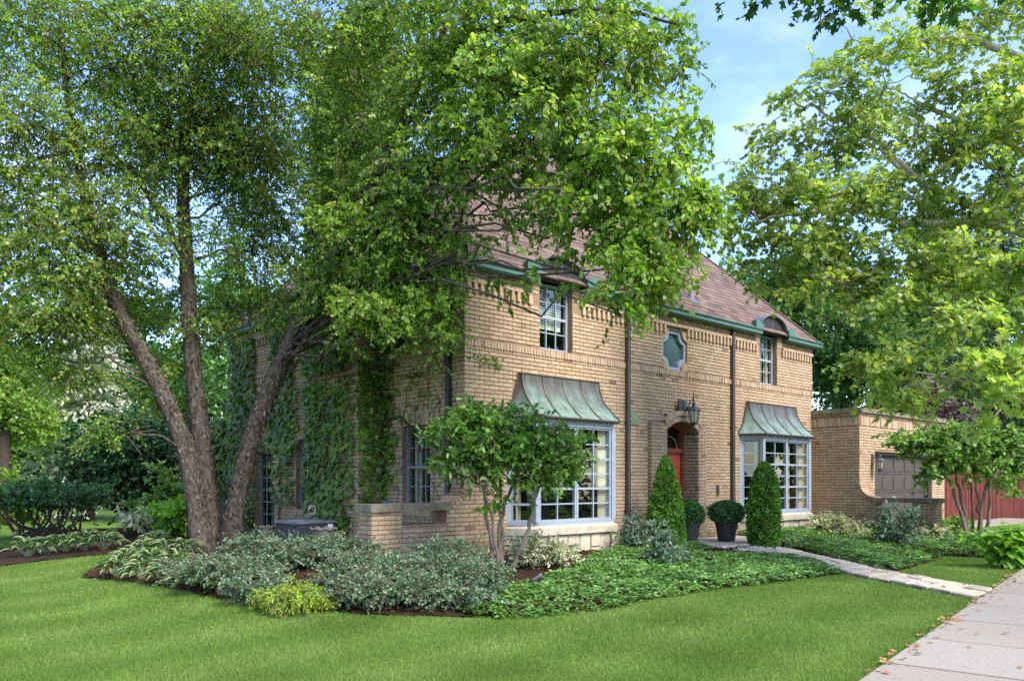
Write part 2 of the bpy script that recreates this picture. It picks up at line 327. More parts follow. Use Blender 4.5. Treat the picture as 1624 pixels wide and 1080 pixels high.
m, n, l, b = new_mat('lawn_ground')
z = noise(n, l, .55, 4, .55); z2 = noise(n, l, 26, 5, .7); z3 = noise(n, l, 1.0, 2, .5, (.25, 1.5, 1))
c = ramp(n, [(.30, .07, .13, .018), (.5, .105, .185, .03), (.7, .155, .24, .052)]); l.new(z.outputs['Fac'], c.inputs[0])
cc = mixc(n, l, 1., c.outputs[0], remap(n, l, z2.outputs['Fac'], .3, .7, .5, 1.25), 'MULTIPLY')
l.new(cc, b.inputs['Base Color']); b.inputs['Roughness'].default_value = .95; b.inputs['Specular IOR Level'].default_value = .1
bp = n.new('ShaderNodeBump'); bp.inputs['Strength'].default_value = 1; bp.inputs['Distance'].default_value = .05; l.new(z2.outputs['Fac'], bp.inputs['Height']); l.new(bp.outputs[0], b.inputs['Normal'])
M['lawn'] = m
xs = np.concatenate(([-1500, -500, -200, -90, -50, -35, -27], np.arange(-22, 24, .4), [28, 35, 50, 90, 200, 500, 1500])); ys = np.concatenate(([-1500, -400, -120, -50, -25, -12], np.arange(-6, 34, .4), [38, 45, 60, 90, 200, 500, 1500]))
XX, YY = np.meshgrid(xs, ys); ZZ = H(XX, YY)
nx, ny = len(xs), len(ys); ii = (np.arange(ny - 1)[:, None] * nx + np.arange(nx - 1)[None]).ravel()
g_me = npmesh('lawn', np.stack((XX, YY, ZZ), -1).reshape(-1, 3), np.stack((ii, ii + 1, ii + nx + 1, ii + nx), 1))
obj('lawn', g_me, M['lawn'], smooth=True, kind='structure', label='mown green front lawn sweeping round the planting bed')

def sheet(name, poly, lift, mat, step=.11, **k):
    pa = np.array(poly); x = np.arange(pa[:, 0].min(), pa[:, 0].max() + step, step); y = np.arange(pa[:, 1].min(), pa[:, 1].max() + step, step)
    X, Y = np.meshgrid(x, y); nx, ny = len(x), len(y); Z = H(X, Y) + lift + .012 * np.sin(X * 9 + Y * 4) * np.sin(Y * 11 - X * 3)
    ii = (np.arange(ny - 1)[:, None] * nx + np.arange(nx - 1)[None]).ravel()
    cx = X.ravel()[ii] + step / 2; cyy = Y.ravel()[ii] + step / 2; ii = ii[inpoly(cx, cyy, poly)]
    return obj(name, npmesh(name, np.stack((X, Y, Z), -1).reshape(-1, 3), np.stack((ii, ii + 1, ii + nx + 1, ii + nx), 1)), mat, smooth=True, kind='structure', **k)
sheet('mulch_bed', bed_left, .022, M['mulch'], label='dark brown mulch of the curved bed before the house')
sheet('mulch_bed', bed_right, .022, M['mulch'], label='dark mulch of the bed in front of the garage')
sheet('mulch_bed', bed_far, .022, M['mulch'], label='dark mulch strip below the far hedge')

# sidewalk of separate slabs
sw_b = MB(); p4 = [tuple(E0 + SDIR * t + SRT * w) for t, w in ((-10, .03), (-10, SWID - .03), (40, SWID - .03), (40, .03))]; sw_b.slab(p4, -.06, .0185)
sidewalk = sw_b.build('sidewalk', M['mulch'], kind='structure', label='pale concrete sidewalk running along the right edge')
for k in range(-6, 24):
    t0, t1 = .67 + 1.3 * k, .67 + 1.3 * (k + 1); e = .017
    q = [E0 + SDIR * (t0 + e), E0 + SDIR * (t0 + e) + SRT * SWID, E0 + SDIR * (t1 - e) + SRT * SWID, E0 + SDIR * (t1 - e)]
    mb = MB(); hz = .025 + random.uniform(-.002, .002); mb.cur = random.random()
    c4 = sum(q) / 4; qi = [p + (c4 - p) * .008 for p in q]
    vv = [(p[0], p[1], -.05) for p in q] + [(p[0], p[1], hz - .008) for p in q] + [(p[0], p[1], hz) for p in qi]
    mb.add(vv, [(0, 1, 5, 4), (1, 2, 6, 5), (2, 3, 7, 6), (3, 0, 4, 7), (4, 5, 9, 8), (5, 6, 10, 9), (6, 7, 11, 10), (7, 4, 8, 11), (8, 9, 10, 11)])
    mb.build('slab', M['concrete'], sidewalk)
mb = MB(); mb.slab(drive_poly, .1, .262); mb.cur = .4
mb.build('driveway', M['concrete'], kind='structure', label='strip of concrete driveway before the garage and red fence')

# flagstone path and stoop
fp = MB(); fp.add([(p[0], p[1], float(H(p[0], p[1])) + .012) for p in path_poly], [tuple(range(len(path_poly)))])
fpath = sheet('garden_path', path_poly, .02, M['mulch'], label='flagstone garden path leading from the sidewalk to the door')
def stone(parent, q, z, th=.05):
    q = [np.array(p[:2]) for p in q]; c = sum(q) / len(q); mb = MB(); mb.cur = random.random(); nq = []
    for i, p in enumerate(q):                        # irregular outline: corners and mid-edges pulled about
        p2 = q[(i + 1) % len(q)]; nq.append(p + (c - p) * random.uniform(.03, .09)); mid = (p + p2) / 2; nq.append(mid + (c - mid) * random.uniform(.02, .09))
    inn = [p + (c - p) * .05 for p in nq]; k = len(nq); zz = [z(p) for p in nq]; dz = random.uniform(-.006, .01)
    v = [(p[0], p[1], h - .02) for p, h in zip(nq, zz)] + [(p[0], p[1], h + th * .75 + dz) for p, h in zip(nq, zz)] + [(p[0], p[1], h + th + dz) for p, h in zip(inn, zz)]
    fs = [(i, (i + 1) % k, (i + 1) % k + k, i + k) for i in range(k)] + [(i + k, (i + 1) % k + k, (i + 1) % k + 2 * k, i + 2 * k) for i in range(k)] + [tuple(range(2 * k, 3 * k))]
    mb.add(v, fs); mb.build('flagstone', M['flag'], parent)
def resample(pts, n):
    pts = np.array(pts); d = np.r_[0, np.cumsum(np.linalg.norm(np.diff(pts, axis=0), axis=1))]; t = np.linspace(0, d[-1], n)
    return np.stack([np.interp(t, d, pts[:, i]) for i in range(pts.shape[1])], 1)
NS = 14; LL, RR = resample(path_l, NS), resample(path_r, NS); hz = lambda p: float(H(p[0], p[1])) + .0
for i in range(NS - 1):
    s0, s1 = random.uniform(.35, .65), random.uniform(.35, .65)
    if i % 3 == 2: stone(fpath, [LL[i], RR[i], RR[i + 1], LL[i + 1]], hz, .045); continue
    m0, m1 = LL[i] + (RR[i] - LL[i]) * s0, LL[i + 1] + (RR[i + 1] - LL[i + 1]) * s1
    stone(fpath, [LL[i], m0, m1, LL[i + 1]], hz, .045); stone(fpath, [m0, RR[i], RR[i + 1], m1], hz, .045)
mb = MB(); mb.slab(stoop_poly, .05, .235)
stoop = mb.build('doorstep_terrace', M['mulch'], kind='structure', label='low flagstone terrace before the front door')
ga = np.linspace(4.75, 7.7, 6); gb = np.linspace(-.04, -1.56, 4)
jit = {(i, j): (ga[i] + random.uniform(-.09, .09) * (0 < i < 5), gb[j] + random.uniform(-.07, .07) * (0 < j < 3)) for i in range(6) for j in range(4)}
for i in range(5):
    for j in range(3): stone(stoop, [to_world(*jit[k]) for k in ((i, j), (i, j + 1), (i + 1, j + 1), (i + 1, j))], lambda p: .232, .05)

# ------------------------------------------------------------------ brickwork
BL, BH, CO, BJ = .203, .0675, .006, .012                      # brick module, course, joint
def lay(a0, a1, z0, z1, ops=(), seed=0, header=6):
    """rectangles of one brick face each: (a0,a1,z0,z1,full)"""
    R = random.Random(seed); out = []; k = 0; z = z0
    while z + BH * .6 <= z1 + 1e-6:
        zt = min(z + BH, z1); hd = header and k % header == header - 1; mod = BL / 2 if hd else BL
        off = 0 if hd else (BL / 2 if k % 2 else 0)
        iv = [(a0, a1)]
        for o in ops:
            if o[2] < zt - .02 and o[3] > z + .02:
                nv = []
                for s, e in iv:
                    if o[1] <= s or o[0] >= e: nv.append((s, e)); continue
                    if o[0] > s: nv.append((s, o[0]))
                    if o[1] < e: nv.append((o[1], e))
                iv = nv
        for s, e in iv:
            x = a0 - off + math.floor((s - a0 + off) / mod) * mod
            while x < e - 1e-6:
                b0, b1 = max(x, s), min(x + mod, e)
                if b1 - b0 > .03: out.append((b0 + CO / 2 * (b0 > a0), b1 - CO / 2 * (b1 < a1), z + BJ / 2, zt - BJ / 2, b1 - b0 > BL - .002 and zt - z > BH - .002))
                x += mod
        z += BH; k += 1
    return out
def brickbox(mb, r, proud=.012, ch=.003):
    a0, a1, z0, z1 = r[:4]; p = proud + random.uniform(-.002, .003); c = ch
    v = [(a0, 0, z0), (a1, 0, z0), (a1, 0, z1), (a0, 0, z1), (a0 + c, p, z0 + c), (a1 - c, p, z0 + c), (a1 - c, p, z1 - c), (a0 + c, p, z1 - c)]
    mb.add(v, [(4, 7, 6, 5), (0, 4, 5, 1), (1, 5, 6, 2), (2, 6, 7, 3), (3, 7, 4, 0)], random.random())
BRICK_ME = []
for i in range(14):
    mb = MB(((0, 0), (1, 0), (0, -1))); brickbox(mb, (-(BL - CO) / 2, (BL - CO) / 2, -(BH - BJ) / 2, (BH - BJ) / 2), .013); mb.r = [(i + .5) / 14] * 5
    me = mb.mesh('brick'); me.materials.append(M['brick']); BRICK_ME.append(me)
def place_bricks(fr, rects, parent, pick=None, field='brick_field'):
    """picked full bricks become their own objects, the others one mass"""
    mb = MB(fr); o, ax, out = fr; rot = math.atan2(out[0], -out[1]); picked = []
    for r in rects:
        if pick is not None and r[4] and pick(r): picked.append(r)
        else: brickbox(mb, r)
    for r in picked:
        a = (r[0] + r[1]) / 2
        inst('brick', random.choice(BRICK_ME), parent, (o[0] + ax[0] * a, o[1] + ax[1] * a, (r[2] + r[3]) / 2), (0, 0, rot))
    if mb.f: mb.build(field, M['brick'], parent, kind='stuff')
    return len(picked)
def backing(mb, a0, a1, z0, z1, ops, reveal=.22):
    A = sorted({a0, a1, *[v for o in ops for v in o[:2] if a0 <= v <= a1]}); Z = sorted({z0, z1, *[min(max(v, z0), z1) for o in ops for v in o[2:4]]})
    for i in range(len(A) - 1):
        for j in range(len(Z) - 1):
            ca, cz = (A[i] + A[i + 1]) / 2, (Z[j] + Z[j + 1]) / 2
            if any(o[0] < ca < o[1] and o[2] < cz < o[3] for o in ops): continue
            mb.quad((A[i], 0, Z[j]), (A[i], 0, Z[j + 1]), (A[i + 1], 0, Z[j + 1]), (A[i + 1], 0, Z[j]))
    for o in ops:
        b0, b1, c0, c1 = o[:4]
        mb.quad((b0, 0, c0), (b0, -reveal, c0), (b0, -reveal, c1), (b0, 0, c1)); mb.quad((b1, 0, c0), (b1, 0, c1), (b1, -reveal, c1), (b1, -reveal, c0))
        mb.quad((b0, 0, c0), (b1, 0, c0), (b1, -reveal, c0), (b0, -reveal, c0)); mb.quad((b0, 0, c1), (b0, -reveal, c1), (b1, -reveal, c1), (b1, 0, c1))

# ------------------------------------------------------------------ the house (local: x along the front, y back, z up)
RZ = math.atan2(U[1], U[0])
house = empty('brick_house', (Cx, Cy, 0), RZ, label='two storey buff brick house with brown hipped roof and copper bays', cat='house')
FR = ((0, 0), (1, 0), (0, -1)); SD = ((0, 0), (0, 1), (-1, 0))
WT, ZB = 4.86, 3.58                                   # wall top, belt course
LB = dict(w0=.88, w1=3.36, f0=1.18, f1=3.07); RB = dict(w0=7.91, w1=10.60, f0=8.21, f1=10.30); BD, BZ0, BZ1 = .42, .74, 2.50
ops_f = [(1.64, 2.45, 3.71, WT), (8.76, 9.53, 3.71, WT), (5.08, 5.90, 3.70, 4.50), (5.10, 6.19, .28, 2.68), (LB['w0'] + .05, LB['w1'] - .05, .3, 2.6), (RB['w0'] + .05, RB['w1'] - .05, .3, 2.6)]
ops_s = [(.87, 1.67, 1.0, 2.40), (4.55, 5.40, .88, 2.30), (6.36, 7.27, .42, 2.13), (1.34, 2.08, 3.70, WT), (4.38, 5.06, 3.70, WT)]
rmask_f = [(LB['w0'] + .12, LB['w1'] - .12, .0, 3.1), (RB['w0'] + .12, RB['w1'] - .12, .0, 3.1), (4.60, 6.47, 0, 2.62), (-1, 12, ZB, ZB + .11), (-1, 12, 4.405, 4.6)]
mb = MB(FR); backing(mb, 0, HLEN, 0, WT, ops_f); fw = mb.build('front_wall', M['mortar'], house)
mb = MB(SD); backing(mb, 0, HDEP, 0, WT, ops_s); sw = mb.build('side_wall', M['mortar'], house)
mb = MB(); mb.quad((HLEN, 0, 0), (HLEN, HDEP, 0), (HLEN, HDEP, WT), (HLEN, 0, WT)); mb.quad((HLEN, HDEP, 0), (0, HDEP, 0), (0, HDEP, WT), (HLEN, HDEP, WT)); mb.cur = .6
mb.build('rear_wall', M['brick'], house)
fb = lay(-.012, HLEN + .012, 0.02, WT, ops_f + rmask_f, 1)
sb = lay(.0, HDEP, 0.02, WT, ops_s + [(-1, 12, ZB, ZB + .11), (2.2, 3.9, 0, 3.4), (2.45, 3.8, 3.3, 6)], 2)
# the 300 that show largest: nearest the corner and in clear view
cand = []
for r in fb:
    if r[4] and r[2] > 2.9 and r[0] > .0:
        x, y = to_world((r[0] + r[1]) / 2, 0); cand.append((math.hypot(x, y) + .15 * abs(r[2] - 3.2), 'f', r))
for r in sb:
    if r[4] and r[2] > 1.2 and r[1] < 2.2:
        x, y = to_world(0, (r[0] + r[1]) / 2); cand.append((math.hypot(x, y) + .5 + .15 * abs(r[2] - 3.0), 's', r))
cand.sort(key=lambda t: t[0]); sel = {(t[1], t[2][0], t[2][2]) for t in cand[:300]}
place_bricks(FR, fb, fw, lambda r: ('f', r[0], r[2]) in sel); place_bricks(SD, sb, sw, lambda r: ('s', r[0], r[2]) in sel)
def rowlock(fr, a0, a1, z0, z1, w=.068, proud=.035, parent=None, name='belt_course', gaps=()):
    mb = MB(fr); a = a0
    while a < a1 - .02:
        if not any(g[0] < a + w / 2 < g[1] for g in gaps):
            p = proud + random.uniform(-.005, .005); mb.box(a + .006, min(a + w, a1) - .006, 0, p, z0 + .005, z1 - .005, random.random() * .8, ('-y',))
        a += w
    return mb.build(name, M['brick'], parent, kind='stuff')
rowlock(FR, -.03, HLEN + .03, ZB, ZB + .11, parent=house); rowlock(SD, .0, HDEP, ZB, ZB + .11, parent=house, gaps=[(2.2, 3.9)])
for nm, fr, L, gaps in (('dentil_course', FR, HLEN, [(1.5, 2.6), (8.62, 9.68), (5.15, 5.83)]), ('dentil_course', SD, HDEP, [(1.2, 2.2), (2.45, 3.8), (4.25, 5.2)])):
    mb = MB(fr); a = .02
    while a < L - .05:                               # dentils, with a plain band behind them
        if not any(g[0] < a + .035 < g[1] for g in gaps): mb.box(a, a + .066, .0, .055, 4.415, 4.565, random.random(), ('-y',)); mb.box(a + .07, a + .129, .0, .008, 4.415, 4.565, .3 + .6 * random.random(), ('-y',))
        a += .133
    mb.build(nm, M['brick'], house, kind='stuff')
rowlock(FR, 0, HLEN, 4.565, 4.635, w=BL, proud=.06, parent=house, name='corbel_course', gaps=[(1.5, 2.6), (8.62, 9.68)])
rowlock(SD, 0, HDEP, 4.565, 4.635, w=BL, proud=.06, parent=house, name='corbel_course', gaps=[(1.2, 2.2), (2.45, 3.8), (4.25, 5.2)])
for (a0, a1, z) in ((.80, 1.74, 2.40), (4.48, 5.47, 2.30)): rowlock(SD, a0, a1, z, z + .21, proud=.014, parent=house, name='soldier_lintel')
for (a0, a1, z) in ((.80, 1.74, .88), (4.48, 5.47, .76)): rowlock(SD, a0, a1, z, z + .1, proud=.06, parent=house, name='brick_sill')

# inside: rooms that stay dim behind the glass
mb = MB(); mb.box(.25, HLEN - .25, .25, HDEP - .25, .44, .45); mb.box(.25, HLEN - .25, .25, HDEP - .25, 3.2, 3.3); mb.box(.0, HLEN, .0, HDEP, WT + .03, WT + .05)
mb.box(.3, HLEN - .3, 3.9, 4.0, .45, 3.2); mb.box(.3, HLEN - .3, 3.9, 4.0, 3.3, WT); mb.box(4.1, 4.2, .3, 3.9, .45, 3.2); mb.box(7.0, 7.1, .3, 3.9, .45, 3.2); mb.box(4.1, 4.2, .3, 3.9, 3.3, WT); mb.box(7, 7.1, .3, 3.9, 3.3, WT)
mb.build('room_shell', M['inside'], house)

# windows
def sash(fr, parent, a0, a1, z0, z1, cols, rows, fw_=.05, mun=.018, rec=.08, thick=(), frame='trim', name='window', vthick=(), dep=.06):
    """a framed light at depth rec behind the wall plane, one pane per opening"""
    mb = MB(fr); d0, d1 = -rec - dep, -rec
    mb.box(a0, a0 + fw_, d0, d1, z0, z1); mb.box(a1 - fw_, a1, d0, d1, z0, z1); mb.box(a0 + fw_, a1 - fw_, d0, d1 - .002, z0, z0 + fw_); mb.box(a0 + fw_, a1 - fw_, d0, d1 - .002, z1 - fw_, z1)
    w = mb.build(name, M[frame], parent)
    ia, ib, iz, it = a0 + fw_, a1 - fw_, z0 + fw_, z1 - fw_; mu = MB(fr); dm = (d0 + d1) / 2
    ca = [ia + (ib - ia) * i / cols for i in range(cols + 1)]; cz = [iz + (it - iz) * i / rows for i in range(rows + 1)]
    for i in range(1, cols):
        t = (.022 if i in vthick else mun / 2); mu.box(ca[i] - t, ca[i] + t, dm - .02, dm + (.024 if i in vthick else .014), iz, it)
    for j in range(1, rows):
        t = (.022 if j in thick else mun / 2); mu.box(ia, ib, dm - .018, dm + (.026 if j in thick else .011), cz[j] - t, cz[j] + t)
    if mu.f: mu.build('muntin', M['muntin'] if frame == 'trim' else M['trim_dim'], w)
    for i in range(cols):
        for j in range(rows):
            g = MB(fr); t = random.uniform(-.0016, .0016); s = random.uniform(-.0016, .0016)
            g.add([(ca[i] + .006, dm + t, cz[j] + .006), (ca[i] + .006, dm - t, cz[j + 1] - .006), (ca[i + 1] - .006, dm - t + s, cz[j + 1] - .006), (ca[i + 1] - .006, dm + t + s, cz[j] + .006)], [(3, 2, 1, 0)])
            g.build('pane', M['glass'], w)
    return w
wl_ = sash(FR, house, 1.64, 2.45, 3.71, WT, 3, 4, .05, rec=.11, thick=(2,))
wr_ = sash(FR, house, 8.76, 9.53, 3.71, WT, 3, 4, .05, rec=.11, thick=(2,))
mb = MB(FR)
for k in range(14): z = 4.80 - k * .042; mb.box(1.72, 2.37, -.24, -.20, z, z + .018)
mb.box(1.72, 2.37, -.235, -.215, 4.10, 4.24); mb.build('window_blind', M['blind'], house)
for a0, a1, z0, z1 in ((.87, 1.67, 1.0, 2.40), (4.55, 5.40, .88, 2.30)): sash(SD, house, a0, a1, z0, z1, 3, 4, .05, rec=.09, thick=(2,), frame='trim_dim')
sash(SD, house, 6.36, 7.27, .42, 2.13, 3, 6, .07, rec=.09, frame='trim_dim', name='glazed_door')
for a0, a1 in ((1.34, 2.08), (4.38, 5.06)): sash(SD, house, a0, a1, 3.70, WT, 2, 4, .05, rec=.09, thick=(2,), frame='trim_dim')
def drape(fr, a0, a1, z0, z1, d, parent, folds=7, name='curtain'):
    mb = MB(fr); k = folds * 4; pts = [(a0 + (a1 - a0) * i / k, d + .022 * math.sin(i * math.pi / 2)) for i in range(k + 1)]
    for i in range(k): mb.quad((pts[i][0], pts[i][1], z0), (pts[i + 1][0], pts[i + 1][1], z0), (pts[i + 1][0], pts[i + 1][1], z1), (pts[i][0], pts[i][1], z1))
    return mb.build(name, M['curtain'], parent, smooth=True)
drape(FR, 9.30, 9.50, 3.75, 4.84, -.22, house, 4); drape(FR, 8.78, 8.88, 3.75, 4.84, -.22, house, 3); drape(SD, 1.45, 1.66, 1.02, 2.38, -.26, house, 5)

# octagonal window with four scooped corners
oc = MB(FR); R4 = .19; a0, a1, z0, z1 = 5.08, 5.90, 3.70, 4.50
def scoop(a0, a1, z0, z1, r, n=6):
    pts = []
    for (cx, cz, s) in ((a0, z0, 0), (a1, z0, 1), (a1, z1, 2), (a0, z1, 3)):
        A = {0: (90, 0), 1: (180, 90), 2: (270, 180), 3: (360, 270)}[s]
        for i in range(n + 1): q = math.radians(A[0] + (A[1] - A[0]) * i / n); pts.append((cx + r * math.cos(q), cz + r * math.sin(q)))
    return pts
po, pi_ = scoop(a0 + .003, a1 - .003, z0 + .003, z1 - .003, R4), scoop(a0 + .065, a1 - .065, z0 + .065, z1 - .065, R4)
k = len(po)
for i in range(k):
    j = (i + 1) % k
    for (A, B, C_, D_) in (((po[i], -.03), (po[j], -.03), (pi_[j], -.03), (pi_[i], -.03)), ((pi_[i], -.03), (pi_[j], -.03), (pi_[j], -.10), (pi_[i], -.10)), ((po[i], -.03), (po[i], -.2), (po[j], -.2), (po[j], -.03))):
        oc.quad(*[(p[0][0], p[1], p[0][1]) for p in (A, B, C_, D_)])
ow = oc.build('octagonal_window', M['trim'], house, label='scooped octagonal window with blue grey frame')
g = MB(FR); g.add([(p[0], -.095, p[1]) for p in pi_], [tuple(range(k))]); g.build('pane', M['glass_teal'], ow)
for (cx, cz, A) in ((a0, z0, 0), (a1, z0, 90), (a1, z1, 180), (a0, z1, 270)):
    mb = MB(FR)
    for i in range(5):                               # fanned bricks that fill the corner
        q0, q1 = math.radians(A + 90 * i / 5 + 1.5), math.radians(A + 90 * (i + 1) / 5 - 1.5); r0, r1 = .03, R4 - .004
        mb.prism([(cx + r0 * math.cos(q0), cz + r0 * math.sin(q0)), (cx + r1 * math.cos(q0), cz + r1 * math.sin(q0)), (cx + r1 * math.cos(q1), cz + r1 * math.sin(q1)), (cx + r0 * math.cos(q1), cz + r0 * math.sin(q1))], -.12, .012 + .002 * random.random(), random.random())
    mb.build('corner_bricks', M['brick'], ow)

# front door in an arched brick surround
AX0, AX1, SPR, APX, SP = 5.10, 6.19, 2.47, 2.67, .09
def arc_z(a, lift=0.):
    c = (AX0 + AX1) / 2; hw = (AX1 - AX0) / 2; rise = APX - SPR; Rr = (hw * hw + rise * rise) / (2 * rise)
    return APX - Rr + math.sqrt(max(Rr * Rr - (a - c) ** 2, 0)) + lift
mb = MB(FR); SF0, SF1 = 4.62, 6.46
mb.box(SF0, AX0, 0, SP, .2, 2.62, None, ('-y',)); mb.box(AX1, SF1, 0, SP, .2, 2.62, None, ('-y',))
NA = 14; aa = [AX0 + (AX1 - AX0) * i / NA for i in range(NA + 1)]
for i in range(NA):
    p, q = aa[i], aa[i + 1]; zp, zq = arc_z(p), arc_z(q); t = 2.80
    mb.quad((p, SP, zp), (p, SP, t), (q, SP, t), (q, SP, zq)); mb.quad((p, SP, zp), (q, SP, zq), (q, -.34, zq), (p, -.34, zp)); mb.quad((p, SP, t), (p, 0, t), (q, 0, t), (q, SP, t))
for a in (AX0, AX1): mb.quad((a, SP, .2), (a, SP, SPR), (a, -.34, SPR), (a, -.34, .2))
sur = mb.build('door_surround', M['mortar'], house)
SU = ((0, -SP), (1, 0), (0, -1)); rects = lay(SF0, AX0 + .0, .26, 2.60, (), 5) + lay(AX1, SF1, .26, 2.60, (), 6)
place_bricks(SU, rects, sur, None, 'surround_bricks')
JR = ((AX1, 0), (0, -1), (-1, 0)); place_bricks(JR, lay(-.3, SP, .26, 2.45, (), 8), sur, None, 'jamb_bricks')
RT = ((SF0, 0), (0, -1), (-1, 0)); place_bricks(RT, lay(0, SP, .26, 2.60, (), 9), sur, None, 'return_bricks')
mb = MB(FR)                                          # two arch rings
for ring, (zl, th, pr) in enumerate(((.005, .105, SP + .014), (.118, .10, SP + .03))):
    x = AX0 - .02 - .08 * ring
    while x < AX1 + .02 + .08 * ring:
        w = .062; c = (AX0 + AX1) / 2; hw = (AX1 - AX0) / 2; rise = APX - SPR; Rr = (hw * hw + rise * rise) / (2 * rise); zc = APX - Rr
        q0, q1 = math.atan2(x - c, Rr), math.atan2(x + w - .007 - c, Rr); r0, r1 = Rr + zl, Rr + zl + th
        mb.prism([(c + r0 * math.sin(q0), zc + r0 * math.cos(q0)), (c + r1 * math.sin(q0), zc + r1 * math.cos(q0)), (c + r1 * math.sin(q1), zc + r1 * math.cos(q1)), (c + r0 * math.sin(q1), zc + r0 * math.cos(q1))], .0, pr + random.uniform(0, .004), random.random())
        x += w
mb.build('arch_bricks', M['brick'], sur)
mb = MB(FR); d0, d1 = -.36, -.26
mb.box(AX0, AX0 + .09, d0, d1, .26, 2.66); mb.box(AX1 - .09, AX1, d0, d1, .26, 2.66); mb.box(AX0 + .09, AX1 - .09, d0, d1 + .02, 2.06, 2.14)
for i in range(NA):
    p, q = aa[i], aa[i + 1]; mb.add([(p, d1, arc_z(p, -.07)), (q, d1, arc_z(q, -.07)), (q, d1, arc_z(q, .01)), (p, d1, arc_z(p, .01)), (p, d0, arc_z(p, -.07)), (q, d0, arc_z(q, -.07))], [(0, 3, 2, 1), (0, 1, 5, 4)])
dfr = mb.build('door_frame', M['doorframe'], house)
g = MB(FR); g.add([(a, -.31, 2.14) for a in (AX0 + .09, AX1 - .09)] + [(a, -.31, arc_z(a, -.06)) for a in aa[::-1] if AX0 + .09 <= a <= AX1 - .09], [tuple(range(2 + len([a for a in aa if AX0 + .09 <= a <= AX1 - .09])))]); g.build('fanlight_pane', M['glass'], dfr)
mb = MB(); c = (AX0 + AX1) / 2; mb.tube([(c + .33 * math.cos(q), .3, 2.14 + .26 * math.sin(q)) for q in np.linspace(0, math.pi, 13)], .012, 5); mb.build('fanlight_bar', M['trim_dim'], dfr)
mb = MB(FR); mb.box(AX0 + .09, AX1 - .09, -.34, -.30, .29, 2.06)
for (x0, x1, z0, z1) in ((AX0 + .2, c - .05, .42, .95), (c + .05, AX1 - .2, .42, .95)): mb.box(x0, x1, -.30, -.285, z0, z1)
door = mb.build('front_door', M['door'], house, label='red brown front door with oval glass')
mb = MB(FR); mb.add([(c + .22 * math.cos(q), -.292, 1.5 + .40 * math.sin(q)) for q in np.linspace(0, 2 * math.pi, 25)[:-1]], [tuple(range(24))]); mb.build('oval_pane', M['glass_teal'], door)
mb = MB(); mb.tube([(c + .235 * math.cos(q), .288, 1.5 + .415 * math.sin(q)) for q in np.linspace(0, 2 * math.pi, 25)], .016, 5); mb.build('oval_moulding', M['doorframe'], door)
mb = MB(); mb.tube([(AX1 - .16, .29, 1.2), (AX1 - .16, .24, 1.2), (AX1 - .16, .24, 1.36), (AX1 - .16, .29, 1.36)], .011, 6); mb.build('door_handle', M['brass'], door)
mb = MB(FR); mb.box(AX0, AX1, -.3, .12, .2, .30); mb.build('door_sill', M['ledge'], house)

